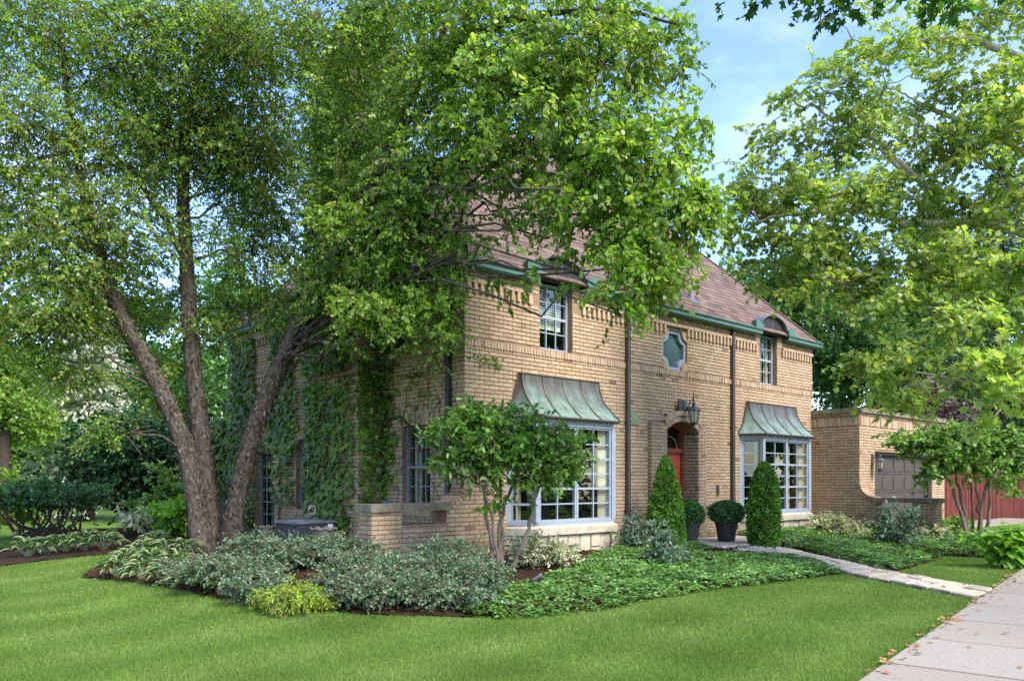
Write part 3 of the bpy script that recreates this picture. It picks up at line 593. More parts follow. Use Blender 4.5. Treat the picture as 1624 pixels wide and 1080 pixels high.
# bay windows
def bay(B, cols, seed, dress):
    R = random.Random(seed); w0, w1, f0, f1 = B['w0'], B['w1'], B['f0'], B['f1']
    th = math.atan2(BD, f0 - w0); rl = math.hypot(BD, f0 - w0)
    frs = dict(front=((f0, -BD), (1, 0), (0, -1)), left=((w0, 0), (math.cos(th), -math.sin(th)), (-math.sin(th), -math.cos(th))), right=((f1, -BD), (math.cos(th), math.sin(th)), (math.sin(th), -math.cos(th))))
    def ring(grow, z0, z1, mb, z2=None):             # a band round the bay
        p = [(w0 - grow, .05), (f0 - grow * .55, -BD - grow), (f1 + grow * .55, -BD - grow), (w1 + grow, .05)]
        mb.slab(p, z0, z1)
    mb = MB(); po = [(w0 - .0, .02), (f0, -BD), (f1, -BD), (w1, .02)]
    for fr, L in ((frs['front'], f1 - f0), (frs['left'], rl), (frs['right'], rl)):
        m2 = MB(fr); m2.box(0, L, -.10, .004, BZ1 - .12, BZ1 + .03); m2.box(0, L, -.10, .012, BZ0 - .002, BZ0 + .055); mb.v_off = len(mb.v)
        b0 = len(mb.v); mb.v += m2.v; mb.f += [[i + b0 for i in f] for f in m2.f]; mb.r += m2.r
    for (x, y) in ((f0, -BD), (f1, -BD)): mb.slab([(x - .05, y - .012), (x + .05, y - .012), (x + .06, y + .07), (x - .06, y + .07)], BZ0 + .05, BZ1 - .11)
    for (x, s) in ((w0, 1), (w1, -1)): mb.slab([(x - .02 * s, .0), (x + .05 * s, -.05), (x + .09 * s, .02), (x + .02 * s, .06)][::s], BZ0 + .05, BZ1 - .11)
    bw = mb.build('bay_window', M['trim'], house)
    z0, z1 = BZ0 + .05, BZ1 - .11; mid = (f0 + f1) / 2
    def light(fr, a0, a1, cols, rows, thick):        # sub-parts of the bay: frame bars and panes
        mb = MB(fr); fw_ = .04; mb.box(a0, a0 + fw_, -.075, -.015, z0, z1); mb.box(a1 - fw_, a1, -.075, -.015, z0, z1); mb.box(a0 + fw_, a1 - fw_, -.075, -.017, z0, z0 + fw_); mb.box(a0 + fw_, a1 - fw_, -.075, -.017, z1 - fw_, z1)
        ia, ib, iz, it = a0 + fw_, a1 - fw_, z0 + fw_, z1 - fw_; ca = [ia + (ib - ia) * i / cols for i in range(cols + 1)]; cz = [iz + (it - iz) * i / rows for i in range(rows + 1)]
        for i in range(1, cols): mb.box(ca[i] - .011, ca[i] + .011, -.065, -.032, iz, it)
        for j in range(1, rows): t = .019 if j in thick else .011; mb.box(ia, ib, -.066, -.022 if j in thick else -.034, cz[j] - t, cz[j] + t)
        mb.build('sash', M['trim'], bw)
        for i in range(cols):
            for j in range(rows):
                g = MB(fr); t, s = R.uniform(-.0025, .0025), R.uniform(-.0025, .0025); d = -.05
                g.add([(ca[i] + .008, d + t, cz[j] + .008), (ca[i] + .008, d - t, cz[j + 1] - .008), (ca[i + 1] - .008, d - t + s, cz[j + 1] - .008), (ca[i + 1] - .008, d + t + s, cz[j] + .008)], [(3, 2, 1, 0)]); g.build('pane', M['glass'], bw)
    L = f1 - f0; light(frs['front'], .05, L / 2 - .004, 2, 6, (2, 4)); light(frs['front'], L / 2 + .004, L - .05, 2, 6, (2, 4))
    light(frs['left'], .06, rl - .06, 1, 6, (1, 5)); light(frs['right'], .06, rl - .06, 1, 6, (1, 5))
    mb = MB(); ring(.075, BZ0 - .16, BZ0 - .055, mb); b0 = len(mb.v)        # sloped limestone ledge
    p = [(w0 - .075, .04), (f0 - .041, -BD - .075), (f1 + .041, -BD - .075), (w1 + .075, .04)]; q = [(w0 - .005, .04), (f0 - .0, -BD - .013), (f1 + .0, -BD - .013), (w1 + .005, .04)]
    mb.add([(*v, BZ0 - .053) for v in p] + [(*v, BZ0 - .002) for v in q], [(0, 1, 5, 4), (1, 2, 6, 5), (2, 3, 7, 6), (4, 5, 6, 7)]); mb.build('stone_ledge', M['ledge'], bw)
    mb = MB(); ring(-.02, 0.0, BZ0 - .15, mb); mb.build('stone_core', M['mortar'], bw)
    for key, Lw in (('front', L), ('left', rl), ('right', rl)):               # rubble stones of the base
        a = -.03
        while a < Lw - .02:
            w = R.uniform(.2, .42); a1 = min(a + w, Lw + .03); zc = R.uniform(.28, .42)
            for (s0, s1) in (((.05, zc), (zc, BZ0 - .165)) if R.random() < .7 else ((.05, BZ0 - .165),)):
                m2 = MB(frs[key]); pr = .0 + R.uniform(.0, .02); j = lambda: R.uniform(.002, .016); m2.cur = R.random()
                q = [(a + j(), s0 + j()), (a1 - j(), s0 + j()), (a1 - j(), s1 - j()), (a + j(), s1 - j())]; qi = [(x + (((a + a1) / 2) - x) * .12, z + ((s0 + s1) / 2 - z) * .12) for x, z in q]
                m2.add([(x, -.03, z) for x, z in q] + [(x, pr, z) for x, z in q] + [(x, pr + .012, z) for x, z in qi], [(0, 4, 5, 1), (1, 5, 6, 2), (2, 6, 7, 3), (3, 7, 4, 0), (4, 8, 9, 5), (5, 9, 10, 6), (6, 10, 11, 7), (7, 11, 8, 4), (8, 11, 10, 9)]); m2.build('base_stone', M['stone'], bw)
            a = a1
    # swept copper roof in standing-seam panels
    c = (w0 + w1) / 2; ht, zt, zb = (w1 - w0) / 2 - .25, 3.24, BZ1 + .02; NQ = 12
    def pt(side, s, q):                              # side: 0 left cheek,1 front,2 right cheek; s 0..1 along it; q 0 top..1 bottom
        e = q ** 2.1; z = zt - (zt - zb) * q; hw = ht + ((w1 - w0) / 2 + .08 - ht) * e; hf = ht - .03 + ((f1 - f0) / 2 + .07 - ht + .03) * e; d = .07 + (BD + .10 - .07) * e
        A, B_, C_, D_ = (c - hw, .01), (c - hf, -d), (c + hf, -d), (c + hw, .01)
        p, r_ = ((A, B_), (B_, C_), (C_, D_))[side]; return (p[0] + (r_[0] - p[0]) * s, p[1] + (r_[1] - p[1]) * s, z)
    for side, cells in ((0, 1), (1, 4), (2, 1)):
        for i in range(cells):
            mb = MB(); s0, s1 = i / cells, (i + 1) / cells
            v = [pt(side, s, q) for q in np.linspace(0, 1, NQ + 1) for s in (s0, s1)]; mb.add(v, [(2 * k + 2, 2 * k + 3, 2 * k + 1, 2 * k) for k in range(NQ)])
            mb.build('copper_panel', M['copper'], bw, smooth=True)
            if side < 2 or True:
                m2 = MB(); m2.tube([np.array(pt(side, s0, q)) + (0, -.004, .008) for q in np.linspace(0, 1, NQ + 1)], .011, 5); m2.build('standing_seam', M['bronze'], bw)
    m2 = MB(); m2.tube([np.array(pt(2, 0, q)) + (0, -.004, .008) for q in np.linspace(0, 1, NQ + 1)], .011, 5); m2.build('standing_seam', M['bronze'], bw)
    mb = MB(); e = [pt(0, 0, 1), pt(1, 0, 1), pt(1, 1, 1), pt(2, 1, 1)]; mb.tube([np.array(p) - (0, 0, .012) for p in e], .017, 6); t = [pt(0, 0, 0), pt(1, 0, 0), pt(1, 1, 0), pt(2, 1, 0)]; mb.tube(t, .014, 5)
    mb.slab([(p[0], p[1]) for p in e], zb - .035, zb - .012); mb.build('drip_edge', M['bronze'], bw)
    for sd_ in (0, 2):                               # stepped flashing against the bricks
        mb = MB()
        for k in range(11): x, y, z = pt(sd_, 0 if sd_ == 0 else 1, (k + .5) / 11); mb.box(x - .035, x + .035, -.022, -.006, z - .037, z + .038)
        mb.build('step_flashing', M['bronze'], bw)
    for (a0, a1, d) in dress: drape(((0, 0), (1, 0), (0, -1)), a0, a1, .78, 2.4, d, house, 5)
bay(LB, 4, 3, [(2.78, 3.0, .30), (1.0, 1.1, .1)]); bay(RB, 4, 4, [(9.35, 9.62, .27), (9.95, 10.2, .30), (8.2, 8.3, .2)])
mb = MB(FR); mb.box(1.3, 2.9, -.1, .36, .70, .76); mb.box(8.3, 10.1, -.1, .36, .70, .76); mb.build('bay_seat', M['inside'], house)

# gutters, downspouts, dormers
GP = [(.0, 4.90), (.0, 4.79), (.03, 4.765), (.10, 4.77), (.13, 4.80), (.125, 4.85), (.155, 4.885), (.155, 4.905), (.13, 4.90), (.10, 4.83), (.03, 4.81)]
def gutter(fr, a0, a1, ends=(0, 0)):
    mb = MB(fr); k = len(GP); off = .06
    mb.add([(a, d + off, z) for a in (a0, a1) for d, z in GP], [(i, (i + 1) % k, (i + 1) % k + k, i + k) for i in range(k)] + [tuple(range(k - 1, -1, -1)), tuple(range(k, 2 * k))])
    o = mb.build('gutter', M['verdigris'], house)
    for a, s in ((a0, ends[0]), (a1, ends[1])):      # upstand plate that curls beside a dormer
        if s:
            m2 = MB(fr); q = [(0, .0), (.30, 0), (.34, .16), (.27, .15), (.18, .20), (.08, .23), (.0, .21)]
            m2.prism([(a + (x - .3) * s, 4.86 + z) for x, z in q][::int(s)], .09, .2); m2.build('gutter_end_plate', M['verdigris'], o)
D1, D2, D3, D4 = (1.50, 2.60), (8.60, 9.70), (1.20, 2.22), (4.22, 5.22)
gutter(FR, -.2, D1[0] - .02, (0, 1)); gutter(FR, D1[1] + .06, D2[0] - .02, (-1, 1)); gutter(FR, D2[1] + .06, HLEN + .22, (-1, 0))
gutter(SD, -.06, D3[0], (0, 0)); gutter(SD, D3[1], 2.44); gutter(SD, 3.82, D4[0]); gutter(SD, D4[1], HDEP + .2)
def downspout(fr, a, z0, z1, mat='bronze'):
    mb = MB(fr); mb.box(a - .042, a + .042, .02, .09, z0, z1)
    for z in (z0 + .55, (z0 + z1) / 2, z1 - .35): mb.box(a - .06, a + .06, .0, .094, z, z + .03)
    mb.box(a - .042, a + .042, .02, .16, z0 - .08, z0 + .01); mb.build('downspout', M[mat], house)
downspout(FR, 3.93, .36, 4.78); downspout(FR, 7.55, .5, 4.78); downspout(SD, .345, 1.0, 4.78, 'black')
def dormer(fr, a0, a1, deep=.75):
    c, hw = (a0 + a1) / 2, (a1 - a0) / 2; n = 14; rise = .29; sh = 4.98
    arch = lambda e, l: [(c + (hw + e) * math.cos(q), sh + (rise + l) * math.sin(q)) for q in np.linspace(math.pi, 0, n + 1)]
    mb = MB(fr); mb.prism([(a0, WT + .0)] + arch(0, 0) + [(a1, WT)], -deep, .09); o = mb.build('dormer', M['dormer_face'], house)
    mb = MB(fr); ou, inn = arch(.045, .03), arch(.02, .008)
    for i in range(n):
        v = [(ou[i][0], .17, ou[i][1]), (ou[i + 1][0], .17, ou[i + 1][1]), (ou[i + 1][0], -deep, ou[i + 1][1]), (ou[i][0], -deep, ou[i][1]), (inn[i][0], .17, inn[i][1]), (inn[i + 1][0], .17, inn[i + 1][1]), (inn[i + 1][0], -deep, inn[i + 1][1]), (inn[i][0], -deep, inn[i][1])]
        mb.add(v, [(0, 3, 2, 1), (0, 1, 5, 4), (4, 5, 6, 7)])
    for p, q in ((ou[0], inn[0]), (ou[-1], inn[-1])): mb.quad((p[0], .17, p[1]), (q[0], .17, q[1]), (q[0], -deep, q[1]), (p[0], -deep, p[1]))
    mb.build('dormer_roof', M['dormer_top'], o)
    mb = MB(fr); mb.box(c + .05, c + .056, .09, .093, 4.95, 5.3); mb.build('panel_joint', M['trim_dim'], o)
for fr, D in ((FR, D1), (FR, D2), (SD, D3), (SD, D4)): dormer(fr, *D)

# hipped roof with every shingle
PIT, OV, ZE = 1.087, .17, 4.89
RID = (HDEP + 2 * OV) / 2
def rp_(a, b, r): return ZE + PIT * r
mb = MB(); e = [(-OV, -OV), (HLEN + OV, -OV), (HLEN + OV, HDEP + OV), (-OV, HDEP + OV)]; r0, r1 = (-OV + RID, HDEP / 2), (HLEN + OV - RID, HDEP / 2); zr = ZE + PIT * RID
mb.add([(*p, ZE - .01) for p in e] + [(*r0, zr - .01), (*r1, zr - .01)], [(0, 1, 5, 4), (1, 2, 5), (2, 3, 4, 5), (3, 0, 4), (3, 2, 1, 0)]); mb.cur = .5
roof = mb.build('roof', M['shingle'], house)
SL = math.hypot(1, PIT); CT, STh = 1 / SL, PIT / SL; EXP, SWD = .145, .30
SH_ME = []
for i in range(10):
    mb = MB(); w = SWD - .008; v = [(-w / 2, 0, .014), (w / 2, 0, .014), (w / 2, .2, .002), (-w / 2, .2, .002), (-w / 2, 0, -.002), (w / 2, 0, -.002), (w / 2, .2, -.008), (-w / 2, .2, -.008)]
    mb.add(v, [(0, 1, 2, 3), (4, 5, 1, 0), (5, 6, 2, 1), (7, 4, 0, 3)], (i + .5) / 10); me = mb.mesh('shingle'); me.materials.append(M['shingle']); SH_ME.append(me)
pitch_ang = math.atan(PIT)
def shingles(side, length, wind, pick):
    """side 'f' front slope or 's' left slope; rows climb the slope"""
    mb = MB(); rows = int(RID * SL / EXP); picks = []
    for k in range(rows):
        s = k * EXP; run = s * CT; a0, a1 = -OV + run, length + OV - run; x = a0 - random.uniform(0, SWD) * 0 - (SWD / 2 if k % 2 else 0) - SWD * .17 * (k % 3)
        while x < a1:
            b0, b1 = max(x, a0), min(x + SWD, a1); rv = random.random()
            if b1 - b0 > .04:
                full = b1 - b0 > SWD - .002
                if full and pick((b0 + b1) / 2, s): picks.append(((b0 + b1) / 2, s))
                else:
                    h = .008 + random.uniform(0, .012); L = min(.2, max(.03, (RID * SL - s)))
                    def w3(a, t, nrm):
                        b = -OV + (s + t) * CT - nrm * STh; z = ZE + (s + t) * STh + nrm * CT
                        return (a, b, z) if side == 'f' else (b, a, z)
                    i1 = min(L * CT, (b1 - b0) * .45) if (b0 == a0 or b1 == a1) else 0
                    l0, l1 = (b0 + (i1 if b0 == a0 else 0)), (b1 - (i1 if b1 == a1 else 0))
                    v = [w3(b0 + .003, 0, h), w3(b1 - .003, 0, h), w3(l1 - .003, L, .003), w3(l0 + .003, L, .003), w3(b0 + .003, 0, -.002), w3(b1 - .003, 0, -.002)]
                    mb.add(v, [(0, 1, 2, 3), (4, 5, 1, 0), (5, 2, 1), (3, 4, 0)], rv)
            x += SWD
    for a, s in picks:
        b, z = -OV + s * CT, ZE + s * STh; me = random.choice(SH_ME)
        if side == 'f': inst('shingle', me, roof, (a, b, z), (pitch_ang, 0, 0))
    mb.build('shingle_field', M['shingle'], roof, kind='stuff')
seen = [0]
def pick_f(a, s):
    ok = (a < 3.4 and s < 2.6) or (7.6 < a and s < 2.2)
    if ok and not (D1[0] - .1 < a < D1[1] + .1 and s < .9) and not (D2[0] - .1 < a < D2[1] + .1 and s < .9): seen[0] += 1; return seen[0] <= 300
    return False
shingles('f', HLEN, 0, pick_f); shingles('s', HDEP, 0, lambda a, s: False)
mb = MB()                                            # hip and ridge caps
for (p, q) in ((e[0], r0), (e[1], r1), (e[3], r0), (r0, r1)):
    L = math.hypot(q[0] - p[0], q[1] - p[1]); n = int(L / .16); zz = (zr if p == r0 else ZE, zr)
    for i in range(n):
        t0, t1 = i / n, min((i + 1.35) / n, 1); P0 = np.array((p[0] + (q[0] - p[0]) * t0, p[1] + (q[1] - p[1]) * t0, zz[0] + (zz[1] - zz[0]) * t0 + .035)); P1 = np.array((p[0] + (q[0] - p[0]) * t1, p[1] + (q[1] - p[1]) * t1, zz[0] + (zz[1] - zz[0]) * t1 + .022))
        s = np.array((-(q[1] - p[1]), q[0] - p[0], 0)) / L * .12; dz = np.array((0, 0, .07)); mb.add([P0 - s - dz, P0, P0 + s - dz, P1 - s - dz, P1, P1 + s - dz], [(0, 1, 4, 3), (1, 2, 5, 4)], random.random())
mb.build('ridge_caps', M['shingle'], roof, kind='stuff')
def vent_at(a, s):
    b, z = -OV + s * CT, ZE + s * STh; mb = MB(); mb.lathe([(.055, z - .1), (.055, z + .30), (.06, z + .30), (.06, z + .315)], 12, (a, b)); o = mb.build('vent_pipe', M['trim_dim'], roof)
    mb = MB(); mb.add([(a + x, b + y, z + y * PIT + .03) for x, y in ((-.14, -.12), (.14, -.12), (.14, .12), (-.14, .12))], [(0, 1, 2, 3)]); mb.build('vent_flashing', M['dormer_top'], o)
vent_at(6.35, .55)

# chimney
mb = MB(); mb.box(-.55, 0, 2.2, 3.9, 0, 3.3); mb.box(-.42, .6, 2.45, 3.8, 3.3, 9.1); ch = mb.build('chimney', M['mortar'], house)
A1, A2 = ((-.55, 0), (0, 1), (-1, 0)), ((0, 2.2), (1, 0), (0, -1)); B1, B2 = ((-.42, 0), (0, 1), (-1, 0)), ((0, 2.45), (1, 0), (0, -1))
for fr, r in ((A1, lay(2.2, 3.9, .02, 3.3, (), 11)), (A2, lay(-.562, 0, .02, 3.3, (), 12)), (B1, lay(2.45, 3.8, 3.3, 9.1, (), 13)), (B2, lay(-.432, .6, 3.3, 9.1, (), 14))): place_bricks(fr, r, ch, None, 'chimney_bricks')
mb = MB(); mb.add([(-.6, 2.15, 3.3), (.0, 2.15, 3.3), (0, 3.95, 3.3), (-.6, 3.95, 3.3), (-.6, 2.15, 3.36), (0, 2.15, 3.36), (0, 3.95, 3.36), (-.6, 3.95, 3.36), (-.43, 2.43, 3.52), (0, 2.43, 3.52), (0, 3.82, 3.52), (-.43, 3.82, 3.52)], [(0, 3, 2, 1), (0, 1, 5, 4), (3, 0, 4, 7), (2, 3, 7, 6), (4, 5, 9, 8), (7, 4, 8, 11), (6, 7, 11, 10)])
mb.build('stone_shoulder', M['mortar'], ch); mb = MB(); mb.box(-.5, .68, 2.37, 3.88, 9.1, 9.22); mb.build('chimney_cap', M['coping'], ch)

# one-storey wing behind
mb = MB(); mb.box(.35, 4, HDEP, WING, 0, 2.75); wg = mb.build('rear_wing', M['mortar'], house); WS = ((.35, 0), (0, 1), (-1, 0)); place_bricks(WS, lay(HDEP, WING, .02, 2.75, [(9.2, 10.0, .9, 2.1)], 15), wg, None, 'wing_bricks')
mb = MB(WS); mb.box(9.2, 9.26, 0, .03, .9, 2.1); mb.box(9.94, 10, 0, .03, .9, 2.1); mb.box(9.26, 9.94, 0, .028, .9, .96); mb.box(9.26, 9.94, 0, .028, 2.04, 2.1); mb.box(9.58, 9.62, 0, .026, .96, 2.04); mb.build('wing_window_frame', M['trim_dim'], wg)
mb = MB(WS); mb.quad((9.26, .012, .96), (9.26, .012, 2.04), (9.94, .012, 2.04), (9.94, .012, .96)); mb.build('wing_pane', M['glass_teal'], wg)
mb = MB(); mb.box(.25, 4.1, HDEP - .02, WING + .1, 2.75, 2.87); mb.build('wing_coping', M['coping'], wg)

# ------------------------------------------------------------------ garage
gar = empty('brick_garage', (Cx, Cy, 0), RZ, label='low flat roofed buff brick garage at the right of the house', cat='garage')
GS, GF = ((GX0, 0), (0, -1), (-1, 0)), ((GX0, -GD), (1, 0), (0, -1)); GL = GX1 - GX0; GT = 3.12; gop = [(.85, 4.58, .12, 2.2)]
mb = MB(GS); backing(mb, 0, GD, 0, GT, []); gw1 = mb.build('garage_side_wall', M['mortar'], gar)
mb = MB(GF); backing(mb, 0, GL, 0, GT, gop, .3); mb.box(GL - .01, GL, -6, 0, 0, GT); mb.box(0, GL, -6, -5.9, 0, GT); gw2 = mb.build('garage_front_wall', M['mortar'], gar)
gm = [(-1, 9, 2.80, 3.02)]; g1 = lay(.0, GD, .02, GT, gm, 21); g2 = lay(-.012, GL, .02, GT, gop + gm, 22)
place_bricks(GS, g1, gw1, lambda r: r[2] > .4); cnt = [0]
def pg(r):
    if r[1] < 3.0 and r[2] > .5: cnt[0] += 1; return cnt[0] <= 140
    return False
place_bricks(GF, g2, gw2, pg)
for fr, L in ((GS, GD), (GF, GL)):
    mb = MB(fr); a = 0.0
    while a < L - .03: mb.box(a + .005, min(a + .0675, L) - .004, 0, random.choice((.012, .012, .03, .02)), 2.81, 3.01, random.random(), ('-y',)); a += .0675
    mb.build('soldier_course', M['brick'], gar, kind='stuff')
mb = MB(); x = GX0 - .06
while x < GX1: mb.slab([(x + .004, -GD - .07), (min(x + 1.2, GX1) - .004, -GD - .07), (min(x + 1.2, GX1) - .004, -GD + .3), (x + .004, -GD + .3)], GT, GT + .11); x += 1.2
mb.slab([(GX0 - .06, -GD + .304), (GX0 + .3, -GD + .304), (GX0 + .3, .0), (GX0 - .06, 0)], GT, GT + .11); mb.build('garage_coping', M['coping'], gar)
mb = MB(); mb.box(GX0 + .3, GX1, -GD + .3, 5, GT - .05, GT); mb.build('garage_roof', M['bronze'], gar)
mb = MB(GF); mb.box(.85, .92, -.22, -.06, .2, 2.2); mb.box(4.51, 4.58, -.22, -.06, .2, 2.2); mb.box(.92, 4.51, -.22, -.06, 2.13, 2.2); mb.box(.92, 4.51, -.25, -.20, .2, 2.13); gd = mb.build('garage_door', M['garage'], gar)
for j in range(4):
    z0 = .22 + j * .477; m2 = MB(GF); m2.box(.92, 4.51, -.2, -.17, z0, z0 + .465); sec = m2.build('door_section', M['garage'], gd)
    for i in range(5): a = 1.0 + i * .70; m3 = MB(GF); m3.prism([(a, z0 + .07), (a + .62, z0 + .07), (a + .62, z0 + .40), (a, z0 + .40)], -.169, -.156); m3.build('door_panel', M['garage'], gd)
mb = MB(GF); mb.box(.85, 4.58, -.3, .03, .1, .2); mb.build('garage_threshold', M['concrete'], gar)

# low garden walls that curve down from the corners
def garden_wall(name, label, fr, sgn, a_pier0, a_pier1, a_cop0, a_cop1, zc, zlow, zcurve, rc, seed):
    """a runs outward from the building corner (0) to the pier end"""
    t = empty(name, (Cx, Cy, 0), RZ, label=label, cat='wall'); T = .34
    mb = MB(fr); mb.box(a_pier0, a_pier1, -T, 0, 0, zc - .1); mb.box(rc * .5, a_pier0, -T + .02, 0, 0, zlow); n = 8
    cur = [(rc * (1 - math.sin(q)), zcurve - (zcurve - zc) * (1 - math.cos(q)) ) for q in np.linspace(math.pi / 2, 0, n + 1)]
    cur = [(rc - rc * math.cos(q), zc + (zcurve - zc) * (1 - math.sin(q))) for q in np.linspace(0, math.pi / 2, n + 1)]
    mb.add([(0, 0, 0), (0, 0, zcurve)] + [(a, 0, z) for a, z in cur[1:]] + [(rc, 0, 0)], [tuple(range(n + 3))]); mb.add([(rc, 0, 0), (rc, 0, zc), (rc, -T, zc), (rc, -T, 0)], [(0, 1, 2, 3)])
    core = mb.build('wall_core', M['mortar'], t)
    R = lay(a_pier0, a_pier1, .02, zc - .1, (), seed) + lay(rc + .004, a_pier0 - .004, .02, zlow, (), seed + 1)
    for r in lay(.0, rc, .02, zcurve, (), seed + 2):
        zz = np.interp((r[0] + r[1]) / 2, [c_[0] for c_ in cur], [c_[1] for c_ in cur])
        if r[3] < zz - .05: R.append(r)
    place_bricks(fr, R, core, lambda r: True, 'cut_bricks')
    for (fo, out) in ((a_pier1, 1), (a_pier0, -1)):
        o, ax, ou = fr; f2 = ((o[0] + ax[0] * fo, o[1] + ax[1] * fo), (-ou[0], -ou[1]), (ax[0] * out, ax[1] * out)); place_bricks(f2, lay(0, T, .02 if out > 0 else zlow, zc - .1, (), seed + 4), core, None, 'end_bricks')
    mb = MB(fr); rowsn = int(1.57 * rc / .066)
    for i in range(rowsn):                           # brick-on-edge cap along the curve
        q0, q1 = i / rowsn * n, (i + .80) / rowsn * n; g = lambda q: (np.interp(q, range(n + 1), [c_[0] for c_ in cur]), np.interp(q, range(n + 1), [c_[1] for c_ in cur]))
        (x0, z0), (x1, z1) = g(q0), g(q1); nx, nz = (z0 - z1), (x1 - x0); nx, nz = -nx * 0 + (z0 - z1), (x1 - x0); L = math.hypot(nx, nz) + 1e-9; nx, nz = nx / L * .1, nz / L * .1
        mb.prism([(x0 - nx, z0 - nz), (x1 - nx, z1 - nz), (x1 + nx * .15, z1 + nz * .15), (x0 + nx * .15, z0 + nz * .15)], -T, .015 + random.uniform(0, .006), random.random() * .07)
    mb.build('curved_cap', M['brick'], t)
    mb = MB(fr); mb.box(a_cop0, a_cop1, -T - .04, .05, zc - .1, zc + .01); mb.build('coping_slab', M['coping'], t)
    if zlow > .3: mb = MB(fr); mb.box(rc + .01, a_pier0 - .01, -T + .01, .004, zlow + .002, zlow + .03); mb.build('wall_top', M['mortar'], t)
garden_wall('garden_wall', 'low buff brick garden wall with stone slab at the front left house corner', ((0, 0), (-1, 0), (0, -1)), -1, 1.19, 1.69, .30, 1.74, 1.12, .79, 1.48, .36, 31)
garden_wall('garden_wall', 'low mossy brick garden wall with stone slab in front of the garage', ((GX0, -GD), (0, -1), (-1, 0)), 1, 1.22, 1.72, .36, 1.78, 1.07, .35, 1.44, .40, 41)

# red board fence
fence = empty('board_fence', (*to_world(GX1, -GD + .2), 0), RZ, label='dark red vertical board fence beside the garage', cat='fence')
mb = MB(); mb.box(0, 9, .03, .07, .3, .38); mb.box(0, 9, .03, .07, 1.5, 1.58); mb.build('rail', M['fence'], fence)
x = 0.0; FB = []
for i in range(6): mb = MB(); w = .145; mb.box(-w / 2, w / 2, -.012, .012, .0, 1.56, i / 5); me = mb.mesh('board'); me.materials.append(M['fence']); FB.append(me)
while x < 9: inst('board', random.choice(FB), fence, (x + .075, random.uniform(-.004, .004), .14), (random.uniform(-.006, .006), random.uniform(-.004, .004), 0)); x += .152
mb = MB(); mb.box(-.02, 9, -.05, .08, 1.70, 1.735, .3); mb.build('fence_cap', M['fence'], fence)

# ------------------------------------------------------------------ wall fittings
def wp(fr, a, d, z): o, ax, out = fr; x, y = o[0] + ax[0] * a + out[0] * d, o[1] + ax[1] * a + out[1] * d; return (*to_world(x, y), z)
def wall_lantern(pos, rz, label, s=1., plate=False, hang=True):
    t = empty('wall_lantern', pos, rz, label=label, cat='lantern', group='wall lanterns')
    mb = MB(); mb.box(-.055 * s, .055 * s, -.03, 0, -.12 * s, .16 * s); mb.build('bracket_plate', M['lantern'], t)
    if plate: mb = MB(); mb.box(-.22, -.0, -.012, .0, -.17, .20); mb.box(-.2, -.02, -.02, -.012, -.15, .18); mb.build('back_board', M['bronze'], t)
    mb = MB(); y = -.20 * s
    if hang: mb.tube([(0, -.03, -.02 * s), (0, -.08 * s, .05 * s), (0, -.14 * s, .16 * s), (0, y, .18 * s), (0, y, .12 * s)], .014 * s, 6); mb.tube([(0, y, .17 * s), (0, y, .30 * s)], [.014 * s, .008 * s], 6)
    else: mb.tube([(0, -.02, .07 * s), (0, y, .09 * s)], .02 * s, 6)
    mb.build('arm', M['lantern'], t)
    mb = MB(); mb.lathe([(.02 * s, .13 * s), (.035 * s, .10 * s), (.02 * s, .07 * s), (.07 * s, .05 * s), (.115 * s, .0), (.125 * s, -.02 * s), (.115 * s, -.025 * s)], 8, (0, y)); mb.build('lantern_roof', M['lantern'], t)
    mb = MB(); mb.lathe([(.094 * s, -.025 * s), (.06 * s, -.22 * s)], 8, (0, y)); gl_ = mb.build('lantern_glass', M['glass_lamp'], t)
    mb = MB()
    for k in range(8): q = 2 * math.pi * k / 8; mb.tube([(.1 * s * math.cos(q), y + .1 * s * math.sin(q), -.025 * s), (.064 * s * math.cos(q), y + .064 * s * math.sin(q), -.23 * s)], .007 * s, 4)
    mb.lathe([(.066 * s, -.22 * s), (.05 * s, -.26 * s), (.02 * s, -.28 * s), (.012 * s, -.34 * s)], 8, (0, y)); mb.build('lantern_cage', M['lantern'], t)
    return t
wall_lantern(wp(FR, 5.68, SP, 2.90), RZ, 'grey black carriage lantern hanging from a bracket above the front door', 1.15, True)
wall_lantern(wp(GF, .68, .012, 1.98), RZ, 'small grey lantern beside the garage door', .95, False, False)
wall_lantern(wp(WS, 11.3, .012, 1.3), RZ - math.pi / 2, 'dark lantern on the rear brick wing behind the birch trunk', 1.1, False, True)
t = empty('house_plaque', wp(FR, 4.14, .014, 2.66), RZ, label='small green arched plaque on the bricks beside the downspout', cat='plaque')
mb = MB(); pr = [(-.145, -.12), (.145, -.12), (.145, .025), (.10, .025)] + [(.10 * math.cos(q), .045 + .085 * math.sin(q)) for q in np.linspace(0, math.pi, 11)] + [(-.10, .025), (-.145, .025)]; mb.prism(pr, -.016, 0); mb.build('plate', M['plaque'], t)
mb = MB(); mb.prism([(.07 * math.cos(q), .04 + .055 * math.sin(q)) for q in np.linspace(0, 2 * math.pi, 15)[:-1]], -.021, -.015)
for z in (-.05, -.075): mb.box(-.11, .11, -.02, -.015, z, z + .012)
mb.box(-.14, .14, -.024, -.015, -.118, -.105); mb.build('raised_relief', M['plaque'], t)
t = empty('mail_slot', wp(FR, 7.0, .012, 1.27), RZ, label='narrow brass letter holder on the bricks right of the door', cat='mailbox')
mb = MB(); mb.prism([(-.035, -.1), (0, -.135), (.035, -.1), (.035, .115), (-.035, .115)], -.03, 0); mb.build('case', M['brass'], t); mb = MB(); mb.box(-.024, .024, -.036, -.03, -.06, .09); mb.build('cover', M['bronze'], t)
t = empty('meter_box', wp(SD, 2.02, .012, 1.0), RZ - math.pi / 2, label='grey green electric box on the side wall with conduits', cat='meter box')
